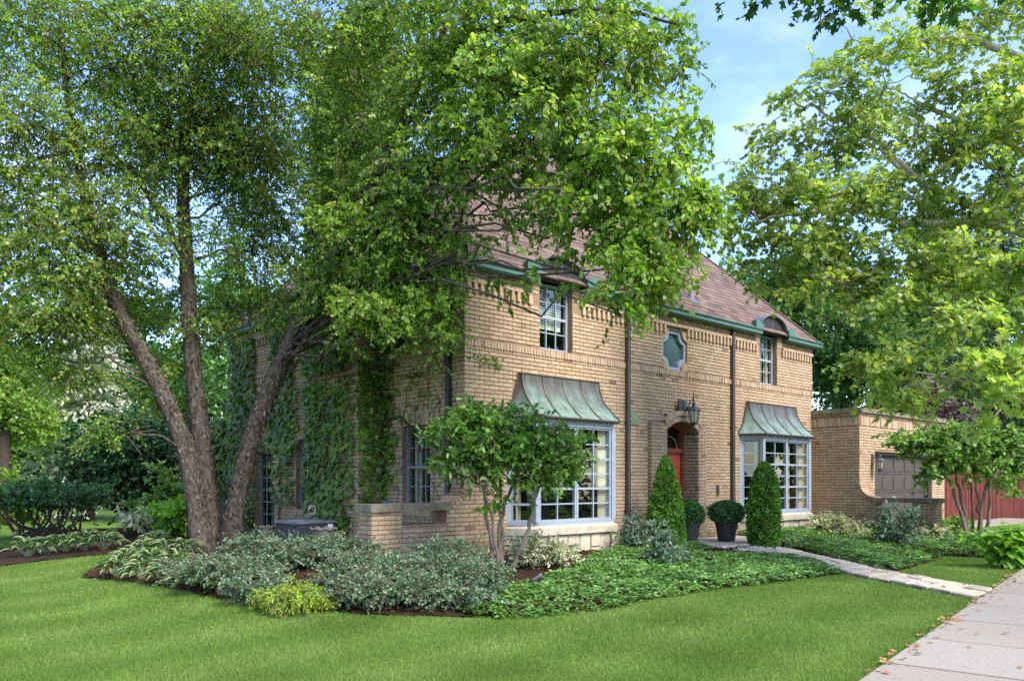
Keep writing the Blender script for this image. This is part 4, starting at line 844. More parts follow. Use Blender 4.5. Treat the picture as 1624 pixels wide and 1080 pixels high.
mb = MB(); mb.box(-.06, .06, -.12, 0, -.12, .12); mb.build('case', M['box'], t); mb = MB(); mb.box(-.065, .065, -.128, -.12, -.125, .125); mb.build('lid', M['box'], t)
mb = MB(); mb.tube([(-.02, -.06, -.12), (-.02, -.06, -.9)], .018, 6); mb.build('conduit', M['trim_dim'], t); mb = MB(); mb.tube([(.035, -.05, -.12), (.035, -.05, -.9)], .014, 6); mb.build('conduit', M['trim_dim'], t)
# ------------------------------------------------------------------ foliage tools
def tmpl(v, f): return np.array(v, float), np.array(f, int)
OVATE = tmpl([(0, 0, 0), (.28, .30, .07), (.68, .23, .05), (1, 0, -.06), (.68, -.23, .05), (.28, -.30, .07)], [(0, 3, 2), (0, 2, 1), (0, 4, 3), (0, 5, 4)])
KITE = tmpl([(0, 0, 0), (.42, .27, .06), (1, 0, -.03), (.42, -.27, .06)], [(0, 2, 1), (0, 3, 2)])
LONG = tmpl([(0, 0, 0), (.35, .15, .04), (.75, .16, .02), (1, 0, -.08), (.75, -.16, .02), (.35, -.15, .04)], [(0, 3, 2), (0, 2, 1), (0, 4, 3), (0, 5, 4)])
NEEDLE = tmpl([(0, 0, 0), (.5, .09, .02), (1, 0, -.04), (.5, -.09, .02)], [(0, 2, 1), (0, 3, 2)])
def lobed(ang, rad, zc=.05):
    v = [(.36, 0, .0)] + [(.36 + r * math.cos(math.radians(a)), r * math.sin(math.radians(a)), zc * math.sin(k * 1.9)) for k, (a, r) in enumerate(zip(ang, rad))]
    k = len(v) - 1; return tmpl(v, [(0, 1 + i, 1 + (i + 1) % k) for i in range(k)])
PLANE = lobed([0, 22, 48, 75, 108, 140, 180, 220, 252, 285, 312, 338], [.64, .34, .60, .33, .52, .32, .26, .32, .52, .33, .60, .34])
IVY = lobed([0, 32, 62, 110, 180, 250, 298, 328], [.62, .32, .50, .44, .24, .44, .50, .32])
PLANE8 = lobed([0, 25, 52, 105, 180, 255, 308, 335], [.64, .33, .60, .48, .26, .48, .60, .33])

class Foliage:
    def __init__(s): s.V, s.Fc, s.R, s.n = [], [], [], 0
    def leaves(s, pos, ax, nr, size, T, rnd=None, wid=1.0):
        N = len(pos); ax = ax / (np.linalg.norm(ax, axis=1, keepdims=True) + 1e-9); nr = nr - ax * (nr * ax).sum(1, keepdims=True); nr /= np.linalg.norm(nr, axis=1, keepdims=True) + 1e-9
        b = np.cross(nr, ax); tv, tf = T; k = len(tv); size = np.broadcast_to(size, (N,))
        curl = 1 + .6 * rng.standard_normal((N, 1))
        V = (ax[:, None] * tv[None, :, 0:1] + b[:, None] * tv[None, :, 1:2] * wid + nr[:, None] * (tv[None, :, 2:3] * curl[:, :, None])) * size[:, None, None] + pos[:, None]
        Fi = tf[None] + (np.arange(N) * k)[:, None, None] + s.n
        if rnd is None: rnd = rng.random(N)
        s.V.append(V.reshape(-1, 3)); s.Fc.append(Fi.reshape(-1, tf.shape[1])); s.R.append(np.repeat(rnd, len(tf))); s.n += N * k
    def build(s, name, mat, parent, **k):
        if not s.V: return None
        return obj(name, npmesh(name, np.concatenate(s.V), np.concatenate(s.Fc), np.concatenate(s.R)), mat, parent, **k)
def unit(v): return v / (np.linalg.norm(v, axis=-1, keepdims=True) + 1e-9)
def inball(n, p=1 / 2.3): return unit(rng.standard_normal((n, 3))) * (rng.random((n, 1)) ** p)
UP = np.array((0, 0, 1.))
def spray(fol, twg, c, rad, ntw, nlf, tlen, lsize, T, droop=.5, clump=0, spread=.38, up=.6, wid=1., outw=.8, rv=.18, tw=.005, rc=None, tilt=.9):
    """twigs with leaves along them, filling an ellipsoid; clump>0 gathers them round sub-centres"""
    c = np.array(c, float); rad = np.array(rad, float)
    q = inball(ntw)
    if clump:
        cc = inball(clump, .5); q = cc[rng.integers(clump, size=ntw)] * (1 - spread * .4) + spread * inball(ntw, .5) * np.array((1, 1, .6))
    p0 = c + q * rad; d = unit(outw * unit(q * rad) * np.array((1, 1, .55)) + .8 * rng.standard_normal((ntw, 3)) * np.array((1, 1, .5)))
    L = tlen * (.6 + .8 * rng.random((ntw, 1))); tone = rng.normal(.5, rv, ntw)
    t = (np.arange(nlf)[None] + .6 * rng.random((ntw, nlf))) / nlf
    def at(t): return p0[:, None] + d[:, None] * (L * t)[..., None] - UP * (droop * L * t ** 2)[..., None]
    pos = at(t).reshape(-1, 3); tan = unit((d[:, None] - UP * (2 * droop * t)[..., None]).reshape(-1, 3))
    N = len(pos); side = unit(np.cross(tan, rng.standard_normal((N, 3)))); ax = unit(tan * .55 + side * .8 - UP * droop * .55)
    nr = unit(UP * up + tilt * rng.standard_normal((N, 3)) * .6)
    fol.leaves(pos, ax, nr, lsize * (.7 + .55 * rng.random(N)), T, np.clip(np.repeat(tone, nlf) + .17 * rng.standard_normal(N), 0, 1), wid)
    if twg is not None and tw:
        tt = np.linspace(0, 1, 4)[None].repeat(ntw, 0); tp = at(tt); s = unit(np.cross(d, rng.standard_normal((ntw, 3))))[:, None] * tw
        tv = np.stack((tp - s, tp + s), 2).reshape(ntw, 8, 3); base = (np.arange(ntw) * 8)[:, None, None] + twg.n
        twg.V.append(tv.reshape(-1, 3)); twg.Fc.append((np.array([(0, 1, 3, 2), (2, 3, 5, 4), (4, 5, 7, 6)])[None] + base).reshape(-1, 4)); twg.R.append(np.full(ntw * 3, .5)); twg.n += ntw * 8
def spline(pts, n):
    pts = np.array(pts, float); k = len(pts)
    if k < 3: return resample(pts, n)
    d = np.r_[0, np.cumsum(np.linalg.norm(np.diff(pts[:, :3], axis=0), axis=1))]; t = np.linspace(0, d[-1], n); out = []
    for x in t:
        i = min(max(np.searchsorted(d, x) - 1, 0), k - 2); u = (x - d[i]) / (d[i + 1] - d[i] + 1e-9)
        a, b, c, e = pts[max(i - 1, 0)], pts[i], pts[i + 1], pts[min(i + 2, k - 1)]
        out.append(.5 * (2 * b + (c - a) * u + (2 * a - 5 * b + 4 * c - e) * u * u + (3 * b - a - 3 * c + e) * u ** 3))
    return np.array(out)
def limb(mb, pts, r0, r1, n=7, seg=8, wig=.04):
    p = spline(pts, seg + 1); L = np.linalg.norm(p[-1] - p[0]); p[1:-1] += rng.standard_normal((seg - 1, 3)) * wig * L * .25
    mb.tube(p, list(np.linspace(r0, r1, seg + 1)), n, wob=.06)
def arc(p, q, sag=.0, lift=.15):
    p, q = np.array(p), np.array(q); m = (p + q) / 2 + UP * np.linalg.norm(q - p) * lift; return [p, m, q]

LM = {}
LM['birch'] = leafmat('birch_leaf', [(.075, .155, .02), (.13, .24, .034), (.185, .305, .05), (.25, .37, .07), (.36, .44, .075)], .5, .36, .5)
LM['plane'] = leafmat('plane_leaf', [(.13, .22, .04), (.20, .30, .062), (.27, .37, .10), (.36, .44, .18), (.37, .39, .06)], .5, .45, .4)
LM['maple'] = leafmat('maple_leaf', [(.03, .10, .012), (.05, .14, .018)], .4, .5, .3)
LM['magnolia'] = leafmat('glossy_green_leaf', [(.055, .13, .022), (.10, .21, .036), (.15, .28, .048), (.21, .35, .07)], .38, .36, .5, 3.)
LM['viburnum'] = leafmat('mid_green_leaf', [(.085, .18, .042), (.145, .27, .07), (.21, .35, .10), (.29, .42, .14)], .38, .5, .3, 2.)
LM['euonymus'] = leafmat('grey_green_leaf', [(.058, .115, .06), (.10, .18, .097), (.155, .25, .142), (.235, .33, .205)], .25, .55, .3, 2.)
LM['hosta'] = leafmat('variegated_hosta_leaf', [(0., .045, .11, .025), (.5, .09, .18, .045), (.6, .12, .21, .06), (.72, .26, .32, .17), (1., .36, .41, .25)], .25, .5, .3, 2.)
LM['gold'] = leafmat('golden_thread_leaf', [(.15, .27, .02), (.27, .42, .03), (.38, .52, .06)], .3, .5, .3, 3.)
LM['varieg'] = leafmat('cream_edged_leaf', [(.12, .18, .07), (.34, .37, .21), (.56, .57, .40), (.66, .66, .52)], .25, .5, .3, 3.)
LM['box'] = leafmat('boxwood_leaf', [(.025, .085, .025), (.05, .14, .04), (.09, .21, .065)], .22, .4, .4, 3.)
LM['thuja'] = leafmat('arborvitae_scale', [(.035, .10, .014), (.07, .18, .025), (.12, .26, .036), (.18, .33, .055)], .25, .55, .25, 3.)
LM['blue'] = leafmat('blue_green_leaf', [(.07, .13, .09), (.12, .20, .14), (.19, .28, .21)], .25, .5, .3, 3.)
LM['pachy'] = leafmat('ground_cover_leaf', [(.042, .11, .024), (.088, .20, .044), (.15, .29, .072), (.26, .39, .14)], .25, .38, .5, 1.2)
LM['hydra'] = leafmat('hydrangea_leaf', [(.10, .25, .025), (.17, .36, .04), (.24, .44, .05)], .38, .45, .35, 3.)
LM['ivy'] = leafmat('ivy_leaf', [(.055, .105, .02), (.11, .19, .034), (.18, .28, .048), (.25, .37, .06)], .42, .36, .5, 1.2)
LM['yew'] = leafmat('yew_needle', [(.012, .045, .016), (.025, .08, .028), (.04, .11, .035)], .15, .5, .3, 1.)
LM['bgdark'] = leafmat('far_dark_leaf', [(.03, .085, .022), (.055, .14, .035), (.09, .19, .05)], .35, .5, .3, .35)
LM['bglight'] = leafmat('far_light_leaf', [(.10, .20, .03), (.17, .30, .045), (.26, .38, .07)], .35, .5, .3, .4)
LM['bgmid'] = leafmat('far_mid_leaf', [(.05, .13, .028), (.09, .20, .045), (.15, .27, .065)], .35, .5, .3, .35)
LM['silver'] = leafmat('silver_spruce_needle', [(.20, .26, .18), (.34, .38, .29), (.48, .50, .40)], .2, .6, .2, .5)
LM['spruce'] = leafmat('spruce_needle', [(.03, .065, .022), (.06, .11, .035), (.11, .165, .055)], .2, .6, .2, .4)
LM['purple'] = leafmat('purple_leaf', [(.05, .03, .04), (.10, .06, .075), (.2, .17, .17)], .2, .5, .3, .5)
LM['grass'] = leafmat('grass_blade', [(.068, .138, .02), (.118, .21, .036), (.178, .275, .06), (.30, .35, .13)], .35, .5, .25, .9, amt=.15)

# ------------------------------------------------------------------ the river birch
def stem_surface(pts, rads, rings, n):
    """resampled spline with radius; returns points, radii"""
    P4 = np.concatenate((np.array(pts), np.array(rads)[:, None]), 1); S = spline(P4, rings); return S[:, :3], np.maximum(S[:, 3], .02)
def noisy_stem(mb, pts, rads, rings=70, n=20, amp=.07, seed=0):
    c, r = stem_surface(pts, rads, rings, n); R = np.random.default_rng(seed); ph = R.random((6, 4)) * 6.28
    vs_, fs = [], []; ref = np.array((1., 0, 0)); fr_ = []
    for i in range(rings):
        t = unit(c[min(i + 1, rings - 1)] - c[max(i - 1, 0)]); x = unit(ref - t * (ref @ t)); y = np.cross(t, x); ref = x; fr_.append((t, x, y))
        for k in range(n):
            a = 2 * math.pi * k / n; w = sum(math.sin((j + 2) * a + ph[j, 0] + i * (.11 + .05 * j)) / (j + 1.5) for j in range(5)) * amp + R.normal(0, amp * .45)
            vs_.append(c[i] + r[i] * (1 + w) * (math.cos(a) * x + math.sin(a) * y))
    fs = [(i * n + k, i * n + (k + 1) % n, (i + 1) * n + (k + 1) % n, (i + 1) * n + k) for i in range(rings - 1) for k in range(n)]
    mb.add(vs_, fs); return c, r, fr_
birch = empty('river_birch_tree', G(330, 889), label='three stemmed river birch with shaggy brown bark and drooping green crown', cat='tree')
bo = np.array(birch.location)
def PY(seq): return [P(x, y, Y) for x, y, Y, r in seq], [r for *_, r in seq]
stems = [
    [(318, 905, 13.9, .55), (322, 870, 13.95, .42), (312, 800, 13.95, .35), (296, 720, 13.9, .30), (268, 645, 13.85, .265), (228, 565, 13.8, .25), (192, 500, 13.7, .225), (163, 420, 13.6, .19), (145, 350, 13.5, .16), (122, 250, 13.4, .12), (104, 130, 13.3, .08), (92, -20, 13.2, .035)],
    [(338, 905, 14.1, .55), (336, 870, 14.1, .40), (328, 790, 14.15, .36), (318, 690, 14.2, .31), (308, 600, 14.2, .285), (300, 500, 14.2, .26), (295, 400, 14.2, .22), (291, 290, 14.2, .185), (300, 180, 14.1, .15), (330, 70, 14, .11), (380, -40, 14, .06), (400, -120, 14, .03)],
    [(366, 905, 13.85, .44), (366, 860, 13.85, .35), (377, 790, 13.75, .315), (400, 690, 13.55, .30), (440, 590, 13.3, .275), (487, 492, 13.0, .24), (530, 410, 12.7, .20), (566, 340, 12.4, .17), (600, 272, 12.1, .14), (640, 180, 11.8, .11), (690, 80, 11.5, .08), (740, -40, 11.2, .04)]]
flk = Foliage(); stem_pts = []
for si, st in enumerate(stems):
    pts, rads = PY(st); rads = [x * (.54 if y > 850 else .50) for x, (_, y, _, _) in zip(rads, st)]; mb = MB(); c, r, fr_ = noisy_stem(mb, [p - bo for p in pts], rads, 90, 22, .06, si); mb.build('trunk', M['birchbark'], birch, smooth=True)
    stem_pts += [(c[i] + bo, r[i]) for i in range(10, 90, 2)]
    nf = 5000; i = rng.integers(1, 62, nf); a = rng.random(nf) * 6.283; T_ = np.array([f[0] for f in fr_])[i]; X_ = np.array([f[1] for f in fr_])[i]; Y_ = np.array([f[2] for f in fr_])[i]
    out = X_ * np.cos(a)[:, None] + Y_ * np.sin(a)[:, None]; pos = c[i] + out * (r[i] * 1.015)[:, None] + T_ * rng.normal(0, .05, (nf, 1))
    flk.leaves(pos, unit(T_ * rng.choice((1, -1), (nf, 1)) + .22 * rng.standard_normal((nf, 3)) + out * .10), out + .25 * rng.standard_normal((nf, 3)), .03 + .075 * rng.random(nf) ** 2, tmpl([(0, .12, 0), (.1, -.16, 0), (1, -.10, .05), (.85, .2, .09)], [(0, 1, 2, 3)]))
flk.build('bark_flakes', M['flake'], birch, kind='stuff')
BB = [  # px, py, depth, rx px, ry px, depth radius m, cover
    (30, 40, 13, 130, 100, 1.2, 1.5), (30, 200, 13, 120, 110, 1.2, 1.4), (50, 330, 13, 130, 90, 1.2, 1.6), (60, 440, 13.2, 140, 80, 1.2, 1.8), (-80, 300, 13, 120, 200, 1.2, 1.2), (180, 110, 13.4, 140, 120, 1.2, 1.6), (190, 260, 13.8, 130, 90, 1.2, 1.5), (200, 370, 13.6, 140, 75, 1.2, 1.6),
    (310, 70, 13.4, 150, 110, 1.3, 1.9), (300, 210, 14, 120, 90, 1.3, 1.8), (370, 300, 14.4, 90, 110, 1.2, 1.5), (400, 170, 14, 90, 120, 1.2, 1.4), (400, 400, 14.6, 75, 80, 1., 1.2), (110, 510, 13.6, 120, 60, 1.2, 1.7), (230, 490, 15, 120, 60, 1.2, 1.2), (10, 530, 13.6, 80, 55, 1., 1.5), (370, 490, 15, 80, 50, 1., 1.2), (440, 60, 13, 110, 90, 1.2, 1.5), (410, 240, 15, 70, 90, 1, 1.2),
    (550, 70, 12.4, 110, 100, 1.2, 1.6), (545, 200, 12.6, 85, 100, 1.1, 1.7), (560, 320, 12.8, 90, 100, 1., 2.1), (570, 420, 13, 90, 70, 1., 2.2), (520, 490, 12.6, 60, 50, .6, 1.6), (560, 380, 11.8, 70, 70, .6, 1.6), (585, 480, 11.9, 60, 50, .5, 1.7), (480, 440, 12.4, 45, 45, .5, 1.), (660, 540, 11.6, 45, 35, .4, 1.), (670, 50, 11.8, 120, 100, 1.2, 1.9), (690, 170, 11.6, 115, 95, 1.1, 2.2), (690, 280, 11.5, 95, 75, 1., 2.3), (650, 400, 11.9, 80, 75, .9, 2.2), (620, 480, 12, 60, 50, .8, 1.7), (690, 485, 11.6, 48, 50, .6, 1.6), (700, 560, 11.7, 30, 45, .4, .8), (740, 390, 11.4, 30, 70, .5, 1.), (785, 440, 11, 20, 40, .3, .8),
    (800, 40, 11, 130, 90, 1.1, 1.9), (830, 150, 10.6, 125, 90, 1., 2.2), (830, 250, 10.5, 95, 55, .9, 2.2), (940, 20, 10.4, 110, 60, 1., 1.7), (950, 110, 10.2, 110, 70, 1., 1.9), (930, 210, 10, 110, 75, .9, 2.4), (930, 290, 9.8, 90, 60, .8, 2.2), (1030, 260, 9.7, 75, 70, .8, 2.3), (1050, 350, 9.6, 85, 65, .8, 2.5), (970, 370, 9.6, 75, 65, .7, 2.2), (1000, 440, 9.5, 80, 55, .7, 2.3), (985, 500, 9.5, 36, 26, .4, 1.4), (1060, 445, 9.5, 50, 45, .5, 1.6), (1105, 330, 9.6, 42, 75, .5, 2.), (1060, 60, 10.2, 45, 70, .6, 1.), (1090, 250, 9.7, 40, 40, .5, 1.2), (870, 350, 9.9, 40, 55, .5, 1.), (905, 430, 9.8, 25, 40, .4, .8), (850, 440, 10, 16, 45, .3, .6),
    (600, 500, 11.5, 70, 45, .5, 1.6), (690, 535, 11.3, 45, 30, .4, 1.2), (715, 450, 11.3, 40, 50, .4, 1.4), (560, 545, 11.9, 45, 30, .4, .9), (640, 350, 11.2, 70, 50, .5, 1.4), (440, 480, 13.6, 50, 45, .6, 1.3), (330, 530, 14.6, 70, 45, .7, 1.2), (440, 330, 14.6, 50, 70, .7, 1.2), (250, 580, 14.4, 60, 40, .6, .8), (60, 580, 13.6, 70, 35, .6, .9), (200, 690, 13, 80, 45, .8, .45), (260, 640, 14.5, 60, 60, .8, .5), (130, 590, 13.5, 70, 40, .8, .8), (470, 430, 13.2, 40, 60, .6, 1.1), (600, 150, -1, 0, 0, 0, 0)]
fol, twg, brn = Foliage(), Foliage(), MB(); sp_pos = np.array([s[0] for s in stem_pts]); sp_r = np.array([s[1] for s in stem_pts])
def crown(BBs, la, T, lsize, droop, clumps, base, lai=1., up=.55, rv=.16, wid=1., szf=lambda Y: 1., laif=None):
    for (px, py, Y, rx, ry, rd, cov) in BBs:
        if Y < 0: continue
        ls = lsize * szf(Y); S = F / Y; nl = math.pi * rx * ry * cov * lai * (laif(Y) if laif else 1) / (la * szf(Y) ** 2 * S * S * .55); ntw = max(6, int(nl / 11)); c = P(px, py, Y); rad = np.array((rx / S, rd, ry / S))
        spray(fol, twg, c - bo_ + np.array((0, 0, .08)), rad, ntw, 11, (.42 if rx > 60 else .3) * (.75 + .25 * szf(Y)), ls, KITE if T is OVATE and Y > 12.3 else PLANE8 if T is PLANE and Y > 12.3 else T, droop, max(3, int(ntw / clumps)), .42, up, wid, rv=rv)
        dd = np.linalg.norm(sp_pos - c, axis=1) + 2.0 * np.maximum(sp_pos[:, 2] - c[2] + .2, 0) + 1.5 * (sp_r > .25); j = int(dd.argmin())
        limb(brn, arc(sp_pos[j] - bo_, c - bo_, lift=.12), min(.028, sp_r[j] * .6), .01, 6, 9, .1)
        for _ in range(4 if rx > 60 else 2):
            e = c + inball(1)[0] * rad * .85; limb(brn, arc(c - bo_, e - bo_, lift=.05), .014, .005, 4, 5, .1)
bo_ = bo
crown(BB, .0019, OVATE, .076, .45, 14, birch, .62, wid=1.25, rv=.2, szf=lambda Y: .80 if Y > 12.3 else .84 if Y > 11 else .98, laif=lambda Y: 1.28 if Y > 12.3 else .95 if Y > 11 else 1.3)
br_y = [(890, 300, 9.3, 14, 40, .2, .5), (1110, 190, 9.8, 40, 45, .5, .9), (780, 340, 10.8, 40, 45, .5, .5)]
crown(br_y, .0019, OVATE, .080, .5, 7, birch, .7, wid=1.25)
limb(brn, [P(600, 272, 12.1) - bo, P(650, 258, 11.8) - bo, P(740, 250, 11.2) - bo, P(880, 240, 10.3) - bo, P(1010, 250, 9.8) - bo], .085, .025, 8, 14, .03)
limb(brn, [P(690, 80, 11.5) - bo, P(800, 40, 11) - bo, P(940, 15, 10.5) - bo, P(1080, 40, 10.2) - bo], .06, .015, 7, 12, .03)
limb(brn, [P(296, 420, 14.2) - bo, P(250, 330, 13.8) - bo, P(170, 240, 13.4) - bo, P(60, 250, 13) - bo], .07, .02, 7, 12, .03)
brn.build('branches', M['birchbark'], birch, smooth=True); twg.build('twigs', M['twig'], birch, kind='stuff'); fol.build('crown', LM['birch'], birch, kind='stuff')

# ------------------------------------------------------------------ the plane tree at the right
plane = empty('plane_tree', (11.6, 12.6, 0), label='pale barked plane tree with yellow green lobed leaves reaching in from the right', cat='tree'); bo_ = np.array(plane.location)
mb = MB(); c, r, fr_ = noisy_stem(mb, [np.array(p) for p in ((0, 0, -.1), (0, 0, .5), (-.05, 0, 2), (-.1, .1, 4), (-.2, .1, 6), (-.3, .2, 8.5), (-.3, .2, 10.5))], [.5, .36, .32, .29, .24, .15, .06], 50, 16, .05, 9); mb.build('trunk', M['palebark'], plane, smooth=True)
fol, twg, brn = Foliage(), Foliage(), MB(); tc3 = lambda z: np.array((11.6 - .05 * z, 12.6, z))
LIMBS = [([tc3(4.3), P(1760, 420, 12.6), P(1600, 357, 12.6), P(1540, 328, 12.7), P(1465, 296, 12.9), P(1400, 240, 13)], .14, .03), ([P(1600, 357, 12.6), P(1540, 353, 12.7), P(1450, 356, 12.8), P(1395, 338, 12.9), P(1330, 330, 13), P(1200, 350, 13.2)], .085, .02), ([tc3(3.2), P(1750, 640, 12), P(1640, 640, 11.7), P(1560, 615, 11.7), P(1480, 595, 11.8), P(1400, 585, 12)], .07, .012),
         ([tc3(6), P(1740, 150, 12.5), P(1600, 85, 12.8), P(1500, 60, 13), P(1380, 90, 13.2)], .11, .03), ([tc3(7.5), P(1740, 20, 12.5), P(1620, -20, 12.8), P(1500, -40, 13)], .1, .03), ([tc3(3.8), P(1740, 520, 12.2), P(1624, 480, 12.2), P(1500, 470, 12.4), P(1380, 450, 12.8), P(1290, 440, 13)], .09, .02), ([P(1465, 296, 12.9), P(1400, 230, 13), P(1310, 180, 13.2), P(1250, 160, 13.3)], .05, .015), ([tc3(5), P(1740, 330, 12.3), P(1640, 250, 12.5), P(1540, 200, 12.7), P(1450, 160, 13)], .1, .03)]
sp_pos, sp_r = [], []
for pts, r0, r1 in LIMBS:
    q = spline([p - bo_ for p in pts], 25); q[2:-1] += rng.standard_normal((22, 3)) * .025; brn.tube(q, list(np.linspace(r0, r1, 25)), 8, wob=.05); sp_pos += list(q[6:] + bo_); sp_r += list(np.linspace(r0, r1, 25)[6:])
sp_pos, sp_r = np.array(sp_pos), np.array(sp_r)
PB = [(1600, 170, 12.4, 70, 60, .8, 1.), (1600, 330, 12, 70, 60, .8, 1.), (1540, 250, 12.8, 80, 60, .8, 1.), (1185, 300, 13.6, 45, 40, .6, 1.1), (1160, 380, 13.8, 40, 50, .6, 1.), (1230, 420, 13.4, 60, 50, .6, 1.), (1570, 30, 12.8, 120, 60, 1.2, 1.1), (1440, 70, 13, 100, 60, 1., .75), (1560, 130, 12.6, 110, 60, 1.1, .9), (1400, 140, 13, 90, 60, 1., .9), (1310, 150, 13.2, 70, 60, .9, .6), (1240, 210, 13.4, 60, 55, .8, .65), (1330, 230, 13.2, 90, 60, 1., .95), (1450, 215, 12.9, 100, 60, 1., .9), (1580, 230, 12.3, 90, 60, 1., 1.), (1230, 290, 13.3, 65, 50, .8, 1.3), (1330, 310, 13, 95, 50, .9, 1.5), (1440, 310, 12.7, 95, 55, .9, 1.2), (1560, 310, 12.2, 95, 60, .9, 1.1),
      (1195, 350, 13.4, 55, 45, .7, 1.3), (1290, 380, 13, 90, 50, .8, 1.5), (1400, 400, 12.7, 100, 55, .9, 1.5), (1520, 410, 12.1, 100, 60, .9, 1.3), (1610, 420, 11.6, 70, 60, .8, 1.3), (1330, 450, 12.8, 80, 45, .7, 1.1), (1290, 430, 13, 50, 40, .5, .8), (1430, 480, 12.4, 100, 50, .8, 1.2), (1550, 500, 11.7, 100, 55, .8, 1.3), (1440, 560, 12, 80, 40, .6, 1.), (1380, 590, 12, 50, 28, .5, 1.3), (1460, 610, 11.7, 80, 40, .6, 1.6), (1550, 580, 11.2, 90, 50, .7, 1.5), (1610, 620, 10.8, 60, 50, .6, 1.5), (1580, 660, 10.8, 40, 25, .4, 1.), (1680, 500, 11.5, 80, 150, 1., 1.), (1690, 200, 12, 90, 180, 1., .9), (1350, 60, 13.2, 45, 45, .5, .35)]
crown(PB, .0044, PLANE, .100, .3, 10, plane, 1.12, .75, .2, szf=lambda Y: .82 if Y > 12.5 else .92 if Y > 11.6 else 1.25)
brn.build('limbs', M['palebark'], plane, smooth=True); twg.build('twigs', M['twig'], plane, kind='stuff'); fol.build('crown', LM['plane'], plane, kind='stuff')

# a maple whose lowest bough hangs in at the top edge
maple = empty('maple_tree', (10.2, 4.2, 0), label='dark green maple bough hanging in at the top edge of the sky', cat='tree'); bo_ = np.array(maple.location)
mb = MB(); noisy_stem(mb, [np.array(p) for p in ((0, 0, -.1), (0, 0, 1), (.05, 0, 3), (0, .1, 5.2), (.1, .1, 7.5), (.2, .2, 9.5))], [.42, .3, .26, .22, .15, .05], 40, 14, .05, 4); mb.build('trunk', M['darkbark'], maple, smooth=True)
fol, twg, brn = Foliage(), Foliage(), MB()
bough = [np.array((0, .1, 4.6)) + bo_, P(1750, -110, 6.9), P(1500, -60, 6.9), P(1340, -45, 7.2), P(1180, -40, 7.3)]; brn.tube(spline([p - bo_ for p in bough], 24), list(np.linspace(.09, .012, 24)), 7, wob=.05)
for (px, py, rx, ry, nt) in ((1170, -16, 40, 16, 9), (1230, -18, 40, 16, 9), (1310, -6, 40, 20, 12), (1360, -4, 30, 20, 10), (1505, -4, 30, 20, 10), (1440, -40, 60, 20, 10), (1600, -60, 80, 40, 14)):
    spray(fol, twg, P(px, py, 7.1) - bo_, (rx / F * 7.1, .3, ry / F * 7.1), nt, 6, .16, .10, PLANE, .5, 0, up=.8)
for k in range(5): spray(fol, twg, np.array((rng.uniform(1.0, 3.5), rng.uniform(-2., 2.), rng.uniform(6.6, 9.5))), (1.2, 1.2, .8), 40, 8, .5, .16, PLANE, .4, 6)
brn.build('bough', M['darkbark'], maple, smooth=True); twg.build('twigs', M['twig'], maple, kind='stuff'); fol.build('crown', LM['maple'], maple, kind='stuff')

# ------------------------------------------------------------------ small trees, shrubs
def small_tree(name, label, base, stemlist, blobs, mat, T, lsize, Y, cover, barkm='greybark', nlf=9, droop=.15, tlen=.22, up=.8, wid=1.):
    t = empty(name, base, label=label, cat='tree'); b0 = np.array(base); fol, twg = Foliage(), Foliage(); ends = []
    for pts, r0, r1 in stemlist:
        mb = MB(); q = spline([P(x, y, yy) - b0 for x, y, yy in pts], 16); q[0] = q[0] * (1, 1, 0) - (0, 0, .05); q[2:-1] += rng.standard_normal((13, 3)) * .012; mb.tube(q, list(np.linspace(r0, r1, 16)), 8, wob=.08); mb.build('stem', M[barkm], t, smooth=True); ends.append(q)
    pts_all = np.concatenate([e[6:] for e in ends]); mb = MB()
    for (px, py, dY, rx, ry, rd, cov) in blobs:
        YY = Y + dY; S = F / YY; c = P(px, py, YY) - b0; la = .55 * lsize * lsize * .55 * wid; nt = max(5, int(math.pi * rx * ry * cov * cover / (la * S * S * .55) / nlf))
        spray(fol, twg, c, (rx / S, rd, ry / S), nt, nlf, tlen, lsize, T, droop, max(3, nt // 5), .4, up, wid, rv=.18)
        j = (np.linalg.norm(pts_all - c, axis=1) + 2 * np.maximum(pts_all[:, 2] - c[2], 0)).argmin(); limb(mb, arc(pts_all[j], c, lift=.05), .018, .007, 5, 6, .08)
        for _ in range(3): limb(mb, arc(c, c + inball(1)[0] * np.array((rx / S, rd, ry / S)) * .9, lift=.03), .008, .003, 4, 4, .1)
    mb.build('branches', M[barkm], t, smooth=True, kind='stuff'); twg.build('twigs', M['twig'], t, kind='stuff'); fol.build('crown', LM[mat], t, kind='stuff'); return t
def at_depth(px, Y):
    X = (px - PX0) / F * Y; return np.array((X, Y, float(H(X, Y))))
